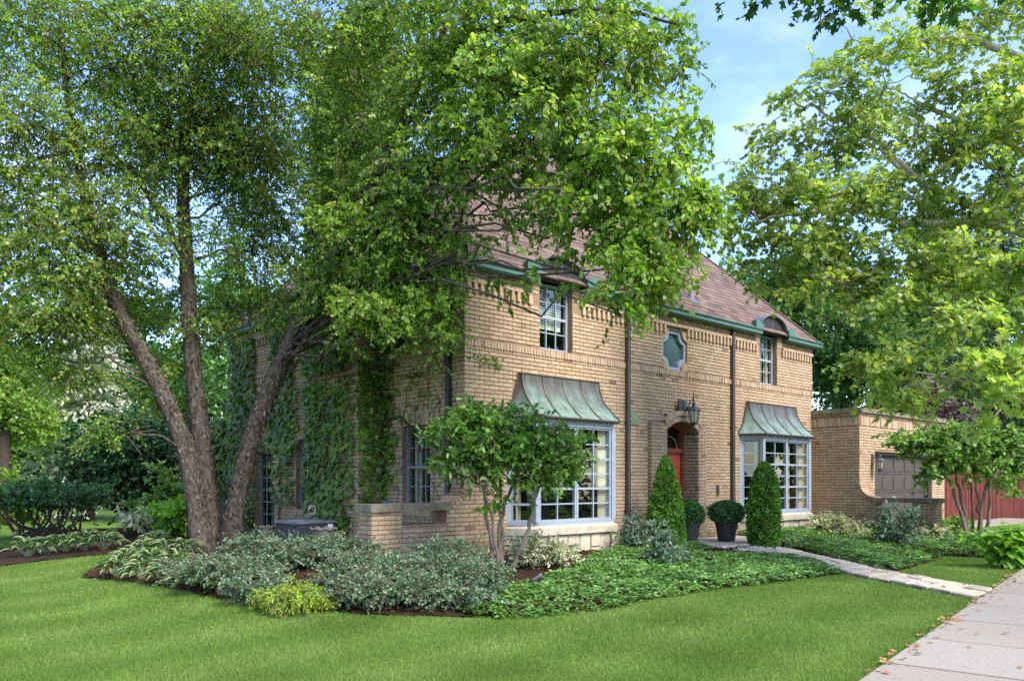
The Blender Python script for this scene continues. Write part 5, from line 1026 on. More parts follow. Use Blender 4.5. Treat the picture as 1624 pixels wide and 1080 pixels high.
small_tree('ornamental_tree', 'small glossy leaved multi stemmed tree before the left bay window', at_depth(795, 10.9),
    [([(783, 905, 10.9), (778, 850, 10.9), (768, 800, 10.9), (775, 740, 10.8), (760, 690, 10.7)], .03, .012), ([(788, 905, 10.95), (795, 850, 11), (792, 800, 11), (795, 730, 11), (800, 690, 11)], .034, .014), ([(800, 905, 11), (792, 860, 11), (800, 800, 11.05), (830, 730, 11), (850, 690, 11)], .032, .012), ([(812, 905, 10.9), (825, 870, 10.85), (842, 830, 10.8), (848, 790, 10.8), (870, 740, 10.8), (890, 710, 10.8)], .034, .012), ([(790, 900, 10.9), (782, 840, 10.8), (770, 780, 10.7), (740, 720, 10.6), (720, 690, 10.6)], .022, .01)],
    [(760, 680, -.2, 55, 40, .4, 1.5), (720, 700, -.1, 36, 40, .35, 1.2), (800, 685, 0, 55, 40, .45, 1.5), (850, 700, 0, 50, 36, .4, 1.4), (895, 715, 0, 45, 34, .35, 1.3), (820, 720, -.2, 60, 34, .4, 1.4), (770, 740, -.1, 45, 30, .35, 1.1), (735, 730, -.1, 36, 32, .3, 1.2), (890, 750, -.1, 45, 22, .3, 1.), (850, 755, -.2, 45, 22, .3, 1.), (755, 655, 0, 40, 22, .3, 1.), (790, 800, -.1, 30, 30, .25, .35), (700, 715, 0, 18, 25, .2, .6), (925, 725, 0, 20, 25, .2, .6)], 'magnolia', LONG, .092, 10.9, 2.9, wid=1.3)
small_tree('ornamental_tree', 'spreading small tree with grey stems in front of the red fence', at_depth(1545, 17.2),
    [([(1535, 866, 17.2), (1528, 830, 17.2), (1515, 790, 17.2), (1500, 755, 17.1), (1470, 735, 17)], .05, .02), ([(1540, 866, 17.2), (1530, 820, 17.3), (1525, 790, 17.3), (1512, 745, 17.3), (1500, 715, 17.3)], .045, .02), ([(1545, 866, 17.3), (1542, 820, 17.3), (1540, 770, 17.3), (1535, 720, 17.3)], .03, .015), ([(1556, 866, 17.1), (1555, 820, 17.1), (1562, 780, 17.1), (1568, 740, 17.1), (1575, 710, 17.1)], .045, .018), ([(1560, 866, 17.1), (1568, 820, 17), (1572, 785, 17), (1568, 770, 17), (1590, 730, 17)], .045, .018), ([(1552, 866, 17.2), (1553, 810, 17.2), (1545, 760, 17.2), (1540, 720, 17.2)], .03, .012)],
    [(1430, 700, 0, 34, 18, .4, .9), (1470, 700, 0, 50, 26, .5, 1.), (1520, 700, -.2, 60, 30, .6, 1.2), (1580, 700, 0, 55, 30, .6, 1.2), (1620, 715, 0, 40, 34, .5, 1.), (1490, 730, -.3, 50, 26, .4, .8), (1545, 740, -.3, 60, 24, .4, .8), (1600, 750, 0, 40, 22, .4, .6), (1460, 755, -.3, 30, 14, .3, .5), (1660, 720, 0, 40, 40, .5, 1.), (1510, 690, .2, 90, 20, .5, .9), (1600, 772, -.2, 22, 12, .2, .6)], 'viburnum', OVATE, .095, 17.2, 2.4, up=1., wid=1.25)

def shrub(name, label, base, rx, ry, h, n, lsize, mat, T=OVATE, cat='shrub', group=None, lumps=7, stems=5, low=.1, tlen=.16, nlf=9, droop=.1, up=.7, bark_='twig', wid=1., flat=.8, outw=1.2, rv=.17):
    t = empty(name, base, label=label, cat=cat, group=group); fol, twg, mb = Foliage(), Foliage(), MB()
    for i in range(lumps):
        q = 2 * math.pi * (i + rng.random() * .6) / lumps; rr = (0 if i == 0 else .62); c = np.array((rx * rr * math.cos(q), ry * rr * math.sin(q), h * (.60 if i == 0 else rng.uniform(.36, .55)) + low * .3))
        rad = np.array((rx * .55, ry * .55, h * (.42 if i == 0 else rng.uniform(.34, .42)))) * rng.uniform(.85, 1.12)
        nt = max(4, int(n / lumps / nlf)); spray(fol, twg, c, rad, nt, nlf, tlen, lsize, T, droop, max(3, nt // 5), .45, up, wid, outw, rv)
        limb(mb, [(.04 * math.cos(q), .04 * math.sin(q), -.03), c * (.5, .5, .5), c], .016, .006, 5, 5, .06)
    mb.build('stems', M[bark_], t); twg.build('twigs', M['twig'], t, kind='stuff'); fol.build('foliage', LM[mat], t, kind='stuff'); return t

# grey-green shrubs along the front of the bed
EU = [(425, 908, .58, .45, .44, 'broad grey green shrub left of the pair of urns beside the birch'), (355, 935, .5, .4, .35, 'low grey green shrub at the foot of the birch trunk'), (500, 903, .45, .4, .44, 'tall grey green shrub before the air conditioner'), (400, 940, .42, .35, .38, 'low grey green shrub left of the golden shrub'), (570, 935, .48, .4, .40, 'grey green shrub right of the golden shrub'), (555, 900, .4, .35, .40, 'grey green shrub with long shoots below the meter box'),
      (620, 945, .5, .4, .34, 'grey green shrub before the low brick wall pier'), (680, 940, .55, .45, .40, 'rounded grey green shrub before the low garden wall'), (745, 950, .5, .45, .42, 'grey green shrub at the left foot of the small bay tree'), (720, 915, .42, .35, .42, 'grey green shrub against the house corner'), (640, 922, .4, .35, .34, 'grey green shrub behind the low wall shrubs'), (408, 958, .32, .26, .25, 'low grey green shrub hard left of the golden shrub at the lawn edge'), (562, 964, .36, .28, .30, 'low grey green shrub hard right of the golden shrub at the lawn edge'), (610, 966, .40, .28, .30, 'low grey green shrub at the lawn edge before the garden wall pier'), (675, 966, .40, .28, .31, 'low grey green shrub at the lawn edge before the garden wall opening'), (735, 968, .36, .26, .28, 'low grey green shrub at the lawn edge beside the ground cover'), (310, 925, .35, .3, .25, 'small low grey green shrub between hostas and birch')]
for (px, py, rx, ry, h, lab) in EU: shrub('euonymus_shrub', lab, G(px, py), rx, ry, h * 1.14, int(7500 * rx * ry / .25 * (h / .55) ** .5), .034, 'euonymus', KITE, group='grey green shrubs along the bed', lumps=8, tlen=.17, wid=1.45, rv=.2)
shrub('golden_cypress', 'low bright yellow green thread leaf cypress at the lawn edge', G(473, 968),   .36, .3, .30, 8000, .05, 'gold', NEEDLE, lumps=10, tlen=.13, nlf=12, droop=.55, up=.5, wid=1.)
shrub('variegated_shrub', 'cream variegated shrub below the left bay window', G(862, 900), .48, .4, .48, 3000, .06, 'varieg', LONG, group='cream variegated shrubs', lumps=7, tlen=.16, up=.9)
shrub('variegated_shrub', 'cream variegated shrub between the right bay and the garage', at_depth(1325, 17.6), .60, .45, .55, 3200, .07, 'varieg', LONG, group='cream variegated shrubs', lumps=7, tlen=.16, up=.9)
shrub('blue_green_shrub', 'blue green rose like shrub standing in the ground cover', G(1055, 900), .38, .34, .48, 1100, .062, 'blue', OVATE, lumps=6, tlen=.14, nlf=6, bark_='greybark', up=1., group='blue green shrubs')
shrub('blue_green_shrub', 'blue green shrub with pale flower heads beside the arborvitae cone', G(1030, 880), .34, .3, .62, 800, .06, 'blue', OVATE, lumps=6, tlen=.14, nlf=6, bark_='greybark', up=1., group='blue green shrubs')
shrub('blue_green_shrub', 'small blue green shrub against the downspout', at_depth(1004, 13.9), .28, .25, .65, 500, .06, 'blue', OVATE, lumps=5, tlen=.14, nlf=6, bark_='greybark', up=1., group='blue green shrubs')
shrub('blue_green_shrub', 'tall blue green shrub before the opening of the garage wall', at_depth(1425, 16.2), .45, .4, 1.0, 1400, .075, 'blue', OVATE, lumps=8, tlen=.2, nlf=7, bark_='greybark', up=1., group='blue green shrubs')
shrub('leafy_shrub', 'small mixed plant at the foot of the garage pier', at_depth(1482, 17.4), .35, .3, .42, 700, .08, 'varieg', OVATE, lumps=5, tlen=.15)
shrub('leafy_shrub', 'low leafy plants at the foot of the red fence', at_depth(1515, 19.5), .6, .3, .4, 900, .09, 'viburnum', OVATE, lumps=5, tlen=.18)

# clipped cones, box balls
def topiary(name, label, base, prof, n, mat, lsize, T, cat='shrub', parent=None, z0=0., group=None, wid=1., tilt=.55):
    """prof: (height, radius) outline of a clipped plant"""
    t = parent or empty(name, base, label=label, cat=cat, group=group); fol = Foliage(); pr = np.array(prof)
    zs = np.linspace(pr[0, 0], pr[-1, 0], 200); rs = np.interp(zs, pr[:, 0], pr[:, 1]); w = np.cumsum(rs + .02); w /= w[-1]
    for shell, frac in ((1., .62), (.86, .25), (.65, .13)):
        k = int(n * frac); i = np.searchsorted(w, rng.random(k)); a = rng.random(k) * 6.283; lump = 1 + .10 * np.sin(a * 5 + zs[i] * 9) * np.sin(zs[i] * 13 + a * 2) + .06 * rng.standard_normal(k) + .12 * (rng.random(k) > .97)
        r = rs[i] * shell * lump; slope = np.gradient(rs, zs)[i]; o = np.stack((np.cos(a), np.sin(a), -np.clip(slope, -3, 3)), 1); o = unit(o); pos = np.stack((r * np.cos(a), r * np.sin(a), zs[i] + z0), 1)
        fol.leaves(pos, unit(o * .7 + UP * .45 + .5 * rng.standard_normal((k, 3))), unit(o + tilt * rng.standard_normal((k, 3))), lsize * (.7 + .6 * rng.random(k)), T, np.clip(.45 + .2 * rng.standard_normal(k) + .3 * (lump - 1) / .07 * .5, 0, 1), wid)
    fol.build('foliage', LM[mat], t, kind='stuff')
    mb = MB(); mb.tube([(0, 0, z0 - .05), (0, 0, z0 + pr[-1, 0] * .8)], [.03, .008], 6); mb.build('stem', M['darkbark'], t)
    return t
topiary('arborvitae', 'cone shaped clipped arborvitae left of the front door', at_depth(1056, 14.7), [(0, .26), (.25, .31), (.6, .295), (1., .22), (1.35, .14), (1.58, .06), (1.66, .015)], 9000, 'thuja', .055, KITE, group='clipped arborvitae', wid=1.2)
topiary('arborvitae', 'column shaped clipped arborvitae before the right bay window', at_depth(1212, 15.4), [(0, .23), (.2, .27), (.6, .275), (1.1, .225), (1.4, .165), (1.54, .09), (1.6, .02)], 9000, 'thuja', .055, KITE, group='clipped arborvitae', wid=1.2)
def potted_box(label, base, s, pr):
    t = empty('potted_boxwood', base, label=label, cat='potted plant', group='potted boxwood balls'); mb = MB(); mb.lathe([(.155 * s, 0), (.165 * s, .02 * s), (.22 * s, .36 * s), (.24 * s, .37 * s), (.245 * s, .42 * s), (.215 * s, .42 * s), (.2 * s, .37 * s)], 22); mb.build('pot', M['pot'], t, smooth=False)
    mb = MB(); mb.lathe([(.2 * s, .36 * s), (.19 * s, .375 * s)], 16); mb.build('soil', M['soil'], t); topiary('', '', None, pr, 7000, 'box', .033, OVATE, parent=t, z0=.36 * s, wid=1.2)
potted_box('wide clipped boxwood ball in a black pot beside the path', np.array((*at_depth(1152, 16.0)[:2], .285)), 1., [(-.02, .16), (.06, .27), (.16, .325), (.28, .315), (.36, .24), (.41, .12), (.43, .02)])
potted_box('round boxwood ball in a tall black pot left of the doorstep', np.array((*at_depth(1092, 15.2)[:2], .285)), .95, [(-.02, .12), (.06, .22), (.18, .27), (.3, .26), (.4, .18), (.46, .08), (.48, .02)])

# hostas: every leaf its own piece
def hosta_mesh(i):
    R = random.Random(i); L, Wd = R.uniform(.19, .26), R.uniform(.065, .095); us = [0, .08, .22, .42, .62, .8, .93, 1.]; wd = [.10, .38, .82, 1., .92, .66, .32, .02]; v, f, r = [], [], []
    for u, w in zip(us, wd):
        x = L * (u * .95); z = L * (.55 * u - .75 * u * u) + .0
        for s in (-1, -.72, 0, .72, 1): v.append((x, s * w * Wd / 2 * 1., z + .025 * abs(s) ** 1.5 * w + R.uniform(-.003, .003)))
    for a in range(len(us) - 1):
        for b in range(4): f.append((a * 5 + b, a * 5 + b + 1, a * 5 + b + 6, a * 5 + b + 5)); r.append(R.uniform(.8, 1) if b in (0, 3) else R.uniform(.1, .5))
    return npmesh('leaf', np.array(v), np.array(f), np.array(r))
HO = [hosta_mesh(i) for i in range(8)]
for me in HO: me.materials.append(LM['hosta'])
def hosta(px, py, label, nl=24, s=1., far=False):
    t = empty('hosta', G(px, py), label=label, cat='plant', group='variegated hostas'); R = random.Random(px * 7 + py)
    for k in range(nl):
        q = 2.399 * k + R.uniform(-.3, .3); u = k / nl; tilt = .15 + 1.0 * (1 - u) ** 1.2 * .0 + (.9 - .95 * u); rr = s * (.02 + .20 * u)
        inst('leaf', R.choice(HO), t, (rr * math.cos(q), rr * math.sin(q), s * (.23 - .13 * u + R.uniform(-.03, .03))), (R.uniform(-.3, .3), -max(tilt, -.05) * .55, q), (s * R.uniform(.8, 1.15),) * 3)
    mb = MB()
    for k in range(0, nl, 2): q = 2.399 * k; u = k / nl; rr = s * (.02 + .2 * u); mb.tube([(0, 0, -.02), (rr * .6 * math.cos(q), rr * .6 * math.sin(q), s * .12), (rr * math.cos(q), rr * math.sin(q), s * (.22 - .13 * u))], .004, 4)
    mb.build('leaf_stalks', M['plaque'], t)
HP = [(185, 915, 'cream edged hosta at the left tip of the bed'), (225, 920, 'cream edged hosta second from the left bed tip'), (265, 925, 'cream edged hosta at the front edge left of the birch'), (305, 932, 'cream edged hosta straight before the birch trunk'), (345, 938, 'cream edged hosta at the front right of the birch trunk'), (200, 898, 'cream edged hosta behind the left bed tip'), (240, 900, 'cream edged hosta in the middle of the hosta drift'), (280, 905, 'cream edged hosta close to the left of the birch base'), (225, 884, 'cream edged hosta beside the small black lamp'), (262, 882, 'cream edged hosta at the back of the drift left of the birch'), (295, 880, 'cream edged hosta hard against the left of the birch trunk'), (245, 868, 'cream edged hosta furthest back before the dark shrubs'), (320, 918, 'green leaved hosta nearest the birch roots')]
for px, py, lab in HP: hosta(px, py, lab, 30, .88)
for i, (px, py) in enumerate([(45, 884), (75, 880), (105, 877), (135, 874), (165, 873)]): hosta(px, py, ['hosta at the far left of the distant row under the hedge', 'hosta second from left in the row under the hedge', 'hosta in the middle of the row under the hedge', 'hosta fourth in the row under the hedge', 'hosta at the right end of the row under the hedge'][i], 22, 1.15)

# hydrangea with big leaves at the right edge
hy = empty('hydrangea', at_depth(1604, 13.6), label='bright green large leaved hydrangea at the right edge', cat='shrub'); HL = []
for i in range(6):
    R = random.Random(i + 60); v, f, r = [], [], []; us = [0, .1, .28, .5, .72, .9, 1.]; wd = [.06, .5, .95, 1., .72, .3, .02]; L = .19
    for u, w in zip(us, wd):
        for s in (-1, -.5, 0, .5, 1): v.append((L * u, s * w * .065, L * (.12 * u - .35 * u * u) + .018 * abs(s) * w + R.uniform(-.003, .003)))
    for a in range(6):
        for b in range(4): f.append((a * 5 + b, a * 5 + b + 1, a * 5 + b + 6, a * 5 + b + 5)); r.append(R.uniform(.2, .9))
    me = npmesh('leaf', np.array(v), np.array(f), np.array(r)); me.materials.append(LM['hydra']); HL.append(me)
mb = MB()
for s_ in range(15):
    q = rng.uniform(0, 6.28); rr = rng.uniform(.05, .5); top = np.array((rr * math.cos(q) * 1.25, rr * math.sin(q), .62 - .45 * rr * rr + rng.uniform(-.05, .05))); mid = top * (.5, .5, .55); mb.tube(spline([(0.1 * math.cos(q), .1 * math.sin(q), -.03), mid, top], 7), list(np.linspace(.008, .004, 7)), 5)
    for k in range(14):
        u = .22 + .78 * k / 13; p = spline([(0.1 * math.cos(q), .1 * math.sin(q), 0), mid, top], 21)[int(u * 20)]; a = 2.4 * k + s_; inst('leaf', HL[(k + s_) % 6], hy, tuple(p), (rng.uniform(-.3, .3), .15 - .6 * (u - .5) * rng.random() + rng.uniform(-.1, .35), a), (rng.uniform(.8, 1.25) * (1 if k < 12 else .6),) * 3)
mb.build('stems', M['plaque'], hy); hy.scale = (1.35, 1.1, 1.15)

# ------------------------------------------------------------------ ground cover
def cover(name, label, poly, dens, hgt, excl=()):
    pa = np.array(poly); lo, hi = pa.min(0), pa.max(0); n = int(dens * (hi[0] - lo[0]) * (hi[1] - lo[1])); x = rng.uniform(lo[0], hi[0], n); y = rng.uniform(lo[1], hi[1], n); k = inpoly(x, y, poly)
    for ex in excl: k &= ~inpoly(x, y, ex)
    x, y = x[k], y[k]; n = len(x); mnd = .5 + .5 * np.sin(x * 2.1 + 1.3 * np.sin(y * 1.7)) * np.sin(y * 2.6 + x * .8)
    e = np.full(n, 9.)                                # distance to the outline: the mass rounds off at its edge
    for i in range(len(poly)):
        a, b = pa[i], pa[(i + 1) % len(poly)]; ab = b - a; t = np.clip(((x - a[0]) * ab[0] + (y - a[1]) * ab[1]) / (ab @ ab + 1e-9), 0, 1); e = np.minimum(e, np.hypot(x - a[0] - t * ab[0], y - a[1] - t * ab[1]))
    z = H(x, y) + hgt * (.35 + .65 * np.clip(e / .25, 0, 1) ** .6) * (.72 + .4 * mnd) * rng.uniform(.6, 1.12, n); keep = rng.random(n) < np.clip(.55 + mnd * .8, 0, 1); x, y, z = x[keep], y[keep], z[keep]; n = len(x)
    fol = Foliage(); K = 7; a = (np.arange(K)[None] * 2.399 + rng.random((n, 1)) * 6.28 + .3 * rng.standard_normal((n, K))); el = rng.uniform(-.25, .45, (n, K)); tilt = .35 * rng.standard_normal((n, 1, 2)) * np.ones((1, K, 1))
    ax = np.stack((np.cos(a), np.sin(a), el), -1); ax[..., :2] += tilt * .3; nr = np.stack((-np.cos(a) * el + tilt[..., 0], -np.sin(a) * el + tilt[..., 1], np.ones_like(a)), -1) + .25 * rng.standard_normal((n, K, 3))
    pos = np.stack((x, y, z), -1)[:, None] + ax * .012 - UP * (.02 * rng.random((n, K)))[..., None]; tone = np.clip(rng.normal(.48, .2, (n, 1)) + .12 * rng.standard_normal((n, K)), 0, 1)
    fol.leaves(pos.reshape(-1, 3), ax.reshape(-1, 3), nr.reshape(-1, 3), .058 * rng.uniform(.7, 1.25, n * K), KITE, tone.ravel(), .95)
    o = fol.build(name, LM['pachy'], None, kind='stuff', label=label, cat='ground cover'); return o
pach = pxl([(715, 979), (800, 983), (900, 976), (980, 966), (1040, 952), (1130, 937), (1240, 925), (1334, 911), (1300, 894), (1245, 888), (1185, 885), (1090, 883)]) + [to_world(4.6, -1.5), to_world(4.5, -.25), to_world(3.3, -.5), to_world(2.2, -.85)] + pxl([(905, 905), (835, 925), (770, 945)])
cover('ground_cover', 'green ground cover filling the bed left of the path', pach, 330, .145)
cover('ground_cover', 'green ground cover mass right of the path before the garage', bed_right, 300, .185)

# ------------------------------------------------------------------ ivy on the side wall and chimney
ivy = empty('climbing_ivy', (Cx, Cy, 0), RZ, label='dark climbing ivy over the chimney and side wall', cat='vine'); fol, vin = Foliage(), MB()
def ivy_on(fr, a0, a1, z0, z1, n, dens=None, size=.12, off=.05):
    o, ax, out = fr; a = rng.uniform(a0, a1, n * 2); z = rng.uniform(z0, z1, n * 2); w = .5 + .28 * np.sin(a * 3.1 + 1.7 * np.sin(z * 1.3)) * np.sin(z * 2.2 + a * 1.1) + .26 * np.sin(a * 9.7 + 2.2 * np.sin(z * 3.1 + o[0] * 5)) * np.sin(z * 5.3 + 1.7 * np.sin(a * 6)) ; w = sstep((w - .22) / .45)
    k = (rng.random(n * 2) < .35 + .75 * w) if dens is None else (rng.random(n * 2) < np.clip(dens(a, z), 0, 1) * (.4 + .7 * w)); a, z = a[k][:n], z[k][:n]; n = len(a)
    d = off * (.3 + rng.random(n) * 1.4 + .8 * w[k][:n]); pos = np.stack((o[0] + ax[0] * a + out[0] * d, o[1] + ax[1] * a + out[1] * d, z), 1); O = np.array((*out, 0.)); A = np.array((*ax, 0.))
    axs = unit(-UP * .9 + A * rng.normal(0, .45, (n, 1)) + O * rng.normal(.25, .25, (n, 1))); fol.leaves(pos, axs, unit(O + UP * .35 + .35 * rng.standard_normal((n, 3))), size * rng.uniform(.55, 1.2, n), IVY, np.clip(rng.normal(.45, .2, n), 0, 1))
ivy_on(A1, 2.25, 3.9, .5, 3.3, 2300, lambda a, z: .35 + .9 * sstep((a - 2.4) / .8)); ivy_on(A2, -.55, .0, .9, 3.3, 420, lambda a, z: .5 + 0 * a); ivy_on(B1, 2.45, 3.8, 3.4, 9.2, 4200, None, .12, .16); ivy_on(B2, -.42, .6, 3.9, 9.2, 1500, lambda a, z: .25 + .9 * sstep((z - 4) / 1.5), .12, .08); ivy_on(((0, 3.8), (1, 0), (0, 1)), -.45, .5, 3.4, 9.2, 500, None, .12, .1)
ivy_on(SD, 1.65, 2.25, 1.3, 3.3, 330, lambda a, z: .2 + 1.1 * sstep((a - 1.75) / .5)); ivy_on(SD, 3.9, 4.5, .6, 4.8, 900); ivy_on(SD, 5.45, 6.4, 1.0, 4.7, 1200, lambda a, z: .25 + .3 * z / 4); ivy_on(SD, 7.2, 8.5, .5, 4.7, 2000); ivy_on(WS, 8.5, 11.5, 1.2, 3.0, 1600, lambda a, z: .2 + .5 * (z - 1) / 1.5, .15, .12)
ivy_on(SD, 1.7, 2.6, 3.4, 4.7, 260, lambda a, z: .2 + .5 * (a - 1.7)); ivy_on(A2, -.6, .15, 1.8, 3.6, 380, lambda a, z: .3 + .4 * (z - 1.8)); ivy_on(SD, .9, 2.2, 2.5, 3.3, 140, lambda a, z: .1 + .35 * (a - .9)); ivy_on(SD, 5.2, 8.4, 2.1, 3.4, 900, lambda a, z: .5 + 0 * a); ivy_on(FR, .05, .75, 3.30, 3.50, 95, lambda a, z: 1.2 - abs(z - 3.44 + .12 * a) * 9, .05, .02); ivy_on(SD, .4, 1.6, 2.7, 3.4, 70, lambda a, z: .4 + 0 * a, .06, .03)
for pts, r in (([(-.6, 2.9, .2), (-.6, 2.75, .9), (-.62, 2.9, 1.6), (-.6, 2.6, 2.1), (-.6, 2.75, 2.8), (-.58, 2.5, 3.4)], .035), ([(-.6, 2.6, 2.05), (-.4, 2.2, 2.35), (-.05, 1.9, 2.55), (-.05, 1.55, 2.5), (-.06, 1.2, 2.2), (-.06, 1.0, 1.95)], .022), ([(-.04, 2.1, .4), (-.05, 2.15, 1.2), (-.1, 2.2, 2.0), (-.5, 2.3, 2.6)], .02), ([(-.6, 3.2, .3), (-.62, 3.3, 1.3), (-.6, 3.1, 2.2), (-.6, 3.4, 3.2), (-.45, 3.2, 4.5), (-.45, 3.0, 6)], .025), ([(-.05, 1.7, .45), (-.06, 2.1, .9), (-.55, 2.15, 1.2), (-.6, 2.5, 1.5)], .02), ([(-.04, 6.1, .2), (-.05, 6.0, 1.5), (-.05, 6.2, 3)], .018), ([(-.04, 7.8, .2), (-.05, 7.7, 1.5), (-.05, 7.9, 3), (-.05, 7.6, 4.2)], .022)):
    vin.tube(spline(pts, 22) + rng.standard_normal((22, 3)) * .012, list(np.linspace(r, r * .5, 22)), 6, wob=.12)
for _ in range(46):                                  # fine clinging stems
    a = rng.uniform(.5, 2.2) if rng.random() < .55 else rng.uniform(3.9, 8.3); z = rng.uniform(.8, 2.6); p = [(-.022, a, z)]
    for k in range(5): a += rng.normal(0, .12); z += rng.uniform(.08, .3); p.append((-.022, a, z))
    vin.tube(p, [.006, .006, .005, .005, .004, .003], 4)
vin.build('vine_stems', M['darkbark'], ivy); fol.build('ivy_leaves', LM['ivy'], ivy, kind='stuff')

# ------------------------------------------------------------------ things by the side wall
ac = empty('air_conditioner', (*to_world(-1.15, 2.9), .2), RZ + .05, label='blue grey slatted air conditioner unit behind the shrubs', cat='air conditioner'); S_ = .36
mb = MB(); mb.box(-S_, S_, -S_, S_, 0, .55); mb.build('case', M['acmetal'], ac)
for k in range(11):
    a = -S_ + .03 + k * .066
    for (x0, x1, y0, y1) in ((a, a + .022, -S_ - .012, -S_), (-S_ - .012, -S_, a, a + .022)): mb = MB(); mb.box(x0, x1, y0, y1, .05, .53); mb.build('louvre', M['acmetal'], ac)
mb = MB(); mb.box(-S_ - .025, S_ + .025, -S_ - .025, S_ + .025, .55, .59); mb.lathe([(.3, .59), (.28, .605), (.05, .615)], 20); mb.build('lid', M['actop'], ac); mb = MB(); mb.box(.20, .3, -S_ - .02, -S_ - .013, .40, .53); mb.build('rating_label', M['white'], ac)
def urn(label, base, s=1.):
    t = empty('garden_urn', base, label=label, cat='urn', group='grey fluted urns'); mb = MB(); mb.lathe([(.15 * s, 0), (.15 * s, .05 * s), (.09 * s, .09 * s), (.08 * s, .14 * s), (.13 * s, .2 * s), (.17 * s, .35 * s), (.2 * s, .5 * s), (.235 * s, .6 * s), (.235 * s, .62 * s), (.20 * s, .6 * s), (.16 * s, .45 * s)], 28, wave=lambda z, a: .035 * math.sin(14 * a) * (z > .15 * s)); mb.build('bowl', M['urn'], t, smooth=True)
    mb = MB(); mb.lathe([(.185 * s, .56 * s), (.17 * s, .58 * s)], 14); mb.build('soil', M['soil'], t); mb = MB(); q = np.linspace(0, 2 * math.pi, 57); mb.tube([(.24 * s * math.cos(a), .24 * s * math.sin(a), .615 * s + .012 * math.sin(9 * a)) for a in q], .018 * s, 6, cap=False); mb.build('scalloped_rim', M['urn'], t, smooth=True); return t
urn('grey fluted stone urn left of the air conditioner', (*to_world(-1.5, 3.7), .2), .75); urn('grey fluted stone urn right of the air conditioner', (*to_world(-1.6, 1.51), .2), .85)
orn = empty('garden_ornament', (*to_world(-1.0, 3.0), .85), RZ, label='curved pale stone garden ornament on the air conditioner', cat='ornament')
mb = MB(); mb.tube(spline([(-.1, -.05, .0), (-.02, 0, .03), (.09, .02, .06), (.12, .02, .13), (.09, .0, .20), (.0, -.02, .215), (-.06, -.04, .17), (-.08, -.05, .11)], 22), [.05, .055, .055, .05, .045, .04, .035, .03, .03, .028, .028, .028, .028, .03, .032, .034, .035, .034, .03, .022, .014, .006], 8); mb.build('neck', M['ledge'], orn, smooth=True); mb = MB(); mb.lathe([(.09, -.03), (.10, .0), (.07, .05), (.02, .06)], 10, (-.1, -.05)); mb.build('base', M['urn'], orn); orn.scale = (.8,) * 3
def spot(label, base, rz):
    t = empty('garden_spotlight', base, rz, label=label, cat='spotlight', group='small black garden lights'); mb = MB(); mb.tube([(0, 0, -.05), (0, 0, .09)], .012, 6); mb.build('stake', M['black'], t)
    mb = MB(); mb.tube([(-.07, 0, .08), (-.04, 0, .1), (.06, 0, .15)], [.03, .042, .048], 10); mb.build('lamp_head', M['black'], t); mb = MB(); mb.tube([(.06, 0, .15), (.075, 0, .157)], [.05, .05], 10); mb.build('bezel', M['lantern'], t)
spot('small black garden light in the ground cover before the bay', np.array((*G(849, 938)[:2], .14)), .4); spot('small black garden light at the left end of the bed', G(188, 893), 2.6)

# ------------------------------------------------------------------ background
def bg_tree(name, label, px, Y, h, rx, rz, mat, n, lsize, seed=0, trunk=.22, cz=None, T=KITE, barkm='darkbark', group='background trees', blobs=9, off=(0, 0)):
    X = (px - PX0) / F * Y; t = empty(name, (X, Y, float(H(X, Y))), label=label, cat='tree', group=group); fol, mb = Foliage(), MB(); cz = cz or h - rz; R = np.random.default_rng(seed)
    noisy_stem(mb, [(0, 0, -.1), (.05, 0, h * .25), (off[0] * .5, off[1] * .5, h * .55), (off[0], off[1], h * .85)], [trunk * 1.3, trunk, trunk * .6, .04], 24, 9, .05, seed)
    for i in range(blobs):
        q = unit(R.standard_normal(3)) * R.random() ** .4; q[2] = abs(q[2]) * (1 if i % 3 else -1); c = np.array((q[0] * rx * .62 + off[0], q[1] * rx * .62 + off[1], cz + q[2] * rz * .66)); rad = np.array((rx * .5, rx * .5, rz * .38)) * R.uniform(.75, 1.15)
        nt = max(4, int(n / blobs / 10)); spray(fol, None, c, rad, nt, 10, .7, lsize, T, .3, max(4, nt // 6), .4, .8, wid=1.3, rv=.2); limb(mb, arc((0, 0, h * R.uniform(.25, .5)), c, lift=.08), trunk * .35, .03, 6, 6, .06)
    mb.build('trunk', M[barkm], t, smooth=True); fol.build('crown', LM[mat], t, kind='stuff'); return t
